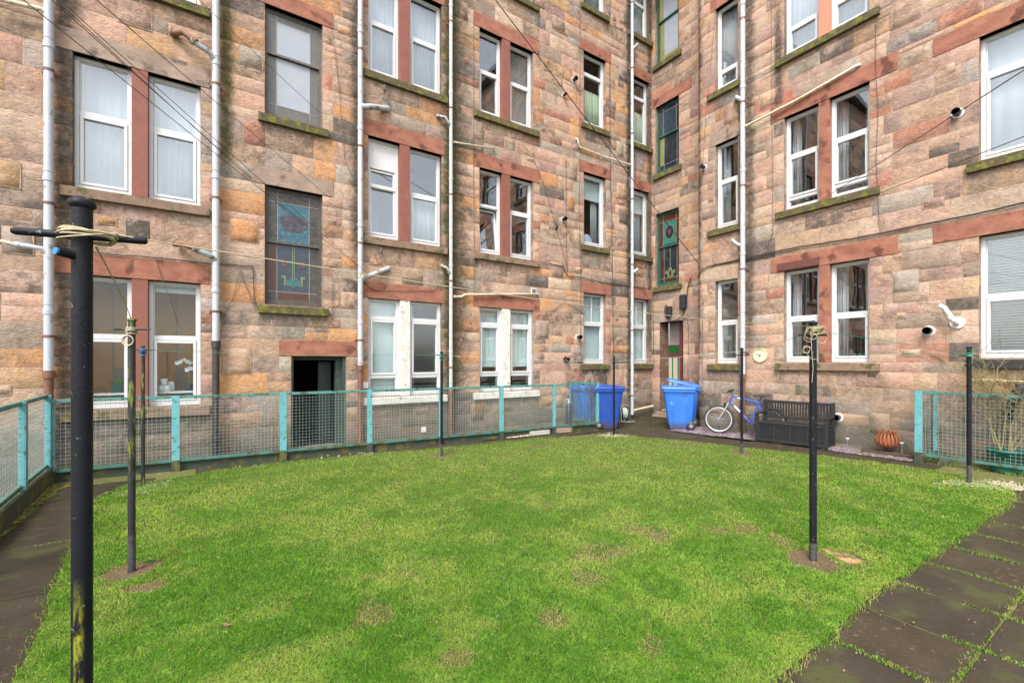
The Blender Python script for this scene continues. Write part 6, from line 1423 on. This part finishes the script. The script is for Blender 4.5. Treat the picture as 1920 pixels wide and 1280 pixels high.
for k in range(5): a = k*1.3; v = Vector((math.cos(a), math.sin(a)*.5, 0)); w_ = Vector((-v.y, v.x, 0)); m.add([p+Z*.09, p+v*.05+w_*.02+Z*.13, p+v*.11+Z*.115, p+v*.05-w_*.02+Z*.13], [(0, 1, 2, 3)])
part(m, 'leaves', mat('houseplant_leaf', (.02, .12, .02), (.04, .18, .03), 9, .4), oc, solid=.003)
wp = mat('white_petal', (.78, .78, .76), (.82, .82, .80), 9, .5)
for (ox, oz) in ((-.16, .43), (-.115, .46), (-.07, .475), (-.025, .455), (.02, .44), (.0, .33), (.04, .34), (.075, .325), (-.03, .315)):
    m = MB(); c_ = p+Vector((ox, random.uniform(-.02, .01), oz+.04))
    for k in range(5):
        a = k*2*math.pi/5+random.random(); d_ = Vector((math.cos(a), -.25, math.sin(a))); n_ = Vector((-math.sin(a), 0, math.cos(a))); m.add([c_, c_+d_*.022+n_*.018, c_+d_*.042, c_+d_*.022-n_*.018], [(0, 1, 2, 3)])
    part(m, 'flower', wp, oc, solid=.002)
p = Vector((wA(228)[0], led+.08, zl)); hp_ = empty('leafy_houseplant', p, 'spreading dark green leafy plant in the left light of the ground floor window', 'houseplant')
m = MB(); m.box((-.17, -.05, 0), (.10, .06, .13), 0, lambda a, c, e: p+Vector((a, c, e))); part(m, 'trough', mat('dark_green_trough', (.015, .05, .045), (.03, .07, .06), 9, .5), hp_, bevel=.01)
m = MB()
for k in range(26):
    a = random.uniform(0, 6.28); L_ = random.uniform(.10, .22); d_ = Vector((math.cos(a), math.sin(a)*.45, random.uniform(.3, 1.))).normalized(); c_ = p+Vector((random.uniform(-.1, .1), 0, .12)); e = c_+d_*L_; n_ = Vector((-d_.y, d_.x, 0)); n_ = n_.normalized() if n_.length > .01 else Vector((1, 0, 0))
    for t in (.45, .65, .85):
        for s_ in (-1, 1): b0 = c_+d_*L_*t; m.add([b0, b0+n_*.035*s_+d_*.03-Z*.004, b0+n_*.055*s_+d_*.045-Z*.02, b0+n_*.02*s_+d_*.01], [(0, 1, 2, 3)])
    m.add([c_, c_+n_*.003, e, e-n_*.003], [(0, 1, 2, 3)])
part(m, 'foliage', mat('fern_leaf', (.02, .14, .02), (.05, .24, .04), 9, .45), hp_)
# folded pale blue towel behind the first floor window near the corner
u, z = wA(1108, 455); p = Vector((u+.07, CA+.26, ZA(4.66)+.08)); m = MB(); vs = []; nu, nv = 14, 8
for i in range(nv+1):
    for j in range(nu):
        a = 2*math.pi*j/nu; h = i/nv; r_ = (.16+.03*math.sin(3*a+h*5)+.02*math.sin(7*a))*math.sqrt(max(0.02, 1-h*h*.96)); vs.append(p+Vector((r_*math.cos(a)*1.25, r_*math.sin(a)*.5, h*.30+.012*math.sin(5*a))))
m.add(vs, [(i*nu+j, i*nu+(j+1) % nu, (i+1)*nu+(j+1) % nu, (i+1)*nu+j) for i in range(nv) for j in range(nu)]+[tuple(range(nv*nu, nv*nu+nu))], 0, True)
tag(m.build('towel', mat('pale_blue_towel', (.42, .50, .66), (.62, .68, .78), 12, .9, .012, 22), origin=p), 'crumpled pale blue towel on the sill inside the first floor window', 'towel')
m = MB(); q = Vector((u+.07, CA+.26, ZA(4.66))); m.box((-.3, -.06, 0), (.3, .25, .08), 0, lambda a, c, e: q+Vector((a, c, e))); part(m, 'window_board', M['upvc'], bld)
# dead leaves and a dry weed by the wall foot
for (px, py, s_, lb_) in ((413, 1186, 1.0, 'curled dead brown leaf lying on the lawn nearest the viewer'),):
    q = gp(425, 1186); q.z = .045; m = MB(); vs = []
    for i in range(5):
        for j in range(3): vs.append(q+Vector((K1*(i-2)*.013, -K2*(i-2)*.013, .006*math.sin(i*1.7)+.010*abs(j-1)))+Vector((K2, K1, 0))*(j-1)*.012*(1-.2*abs(i-2)))
    m.add(vs, [(i*3+j, i*3+j+1, (i+1)*3+j+1, (i+1)*3+j) for i in range(4) for j in range(2)], 0, True); tag(m.build('dead_leaf', mat('dead_leaf', (.20, .10, .07), (.28, .15, .10), 30, .8), origin=q, solid=.002), lb_, 'dead leaf')
# ---------------------------------------------------------------- camera, sky, light
cam = bpy.data.cameras.new('camera'); co = bpy.data.objects.new('camera', cam); COL.objects.link(co); SC.camera = co
cam.sensor_width = 36; cam.lens = FP/1920*36; cam.shift_y = (HY-640)/1920; cam.clip_end = 500; cam.clip_start = .05
co.location = (0, 0, HC); co.rotation_euler = (math.radians(90), 0, -math.atan2(K2, K1))
w = bpy.data.worlds.new('World'); SC.world = w; w.use_nodes = True; nt = w.node_tree; bg = nt.nodes['Background']
sky = nt.nodes.new('ShaderNodeTexSky'); sky.sky_type = 'NISHITA'; sky.sun_disc = False; EL, RO = math.radians(50), math.radians(232)
sky.sun_elevation = EL; sky.sun_rotation = RO; sky.dust_density = 3.; sky.air_density = 1.2
hs = nt.nodes.new('ShaderNodeHueSaturation'); hs.inputs['Saturation'].default_value = .28; nt.links.new(sky.outputs[0], hs.inputs['Color'])
tc = nt.nodes.new('ShaderNodeTexCoord'); cl = mrange(nt, noise(nt, tc.outputs['Generated'], 2.2, 6, .55), .35, .68, .78, 1.28)
cm = nt.nodes.new('ShaderNodeVectorMath'); cm.operation = 'SCALE'; nt.links.new(hs.outputs[0], cm.inputs[0]); nt.links.new(cl, cm.inputs['Scale'])
nt.links.new(cm.outputs[0], bg.inputs[0]); bg.inputs[1].default_value = .14
sl = bpy.data.lights.new('sun', 'SUN'); sl.energy = 1.25; sl.angle = math.radians(15); sl.color = (1, .97, .93); so = bpy.data.objects.new('sun', sl); COL.objects.link(so)
dirv = Vector((math.sin(RO)*math.cos(EL), math.cos(RO)*math.cos(EL), math.sin(EL))); so.rotation_euler = dirv.to_track_quat('Z', 'Y').to_euler(); so.location = (0, -5, 20)
SC.view_settings.view_transform = 'Standard'; SC.view_settings.look = 'None'; SC.view_settings.exposure = 1.42; SC.view_settings.gamma = 1
SC.cycles.max_bounces = 8; SC.cycles.transparent_max_bounces = 12; SC.cycles.diffuse_bounces = 4; SC.cycles.glossy_bounces = 4
SC.cycles.use_denoising = True
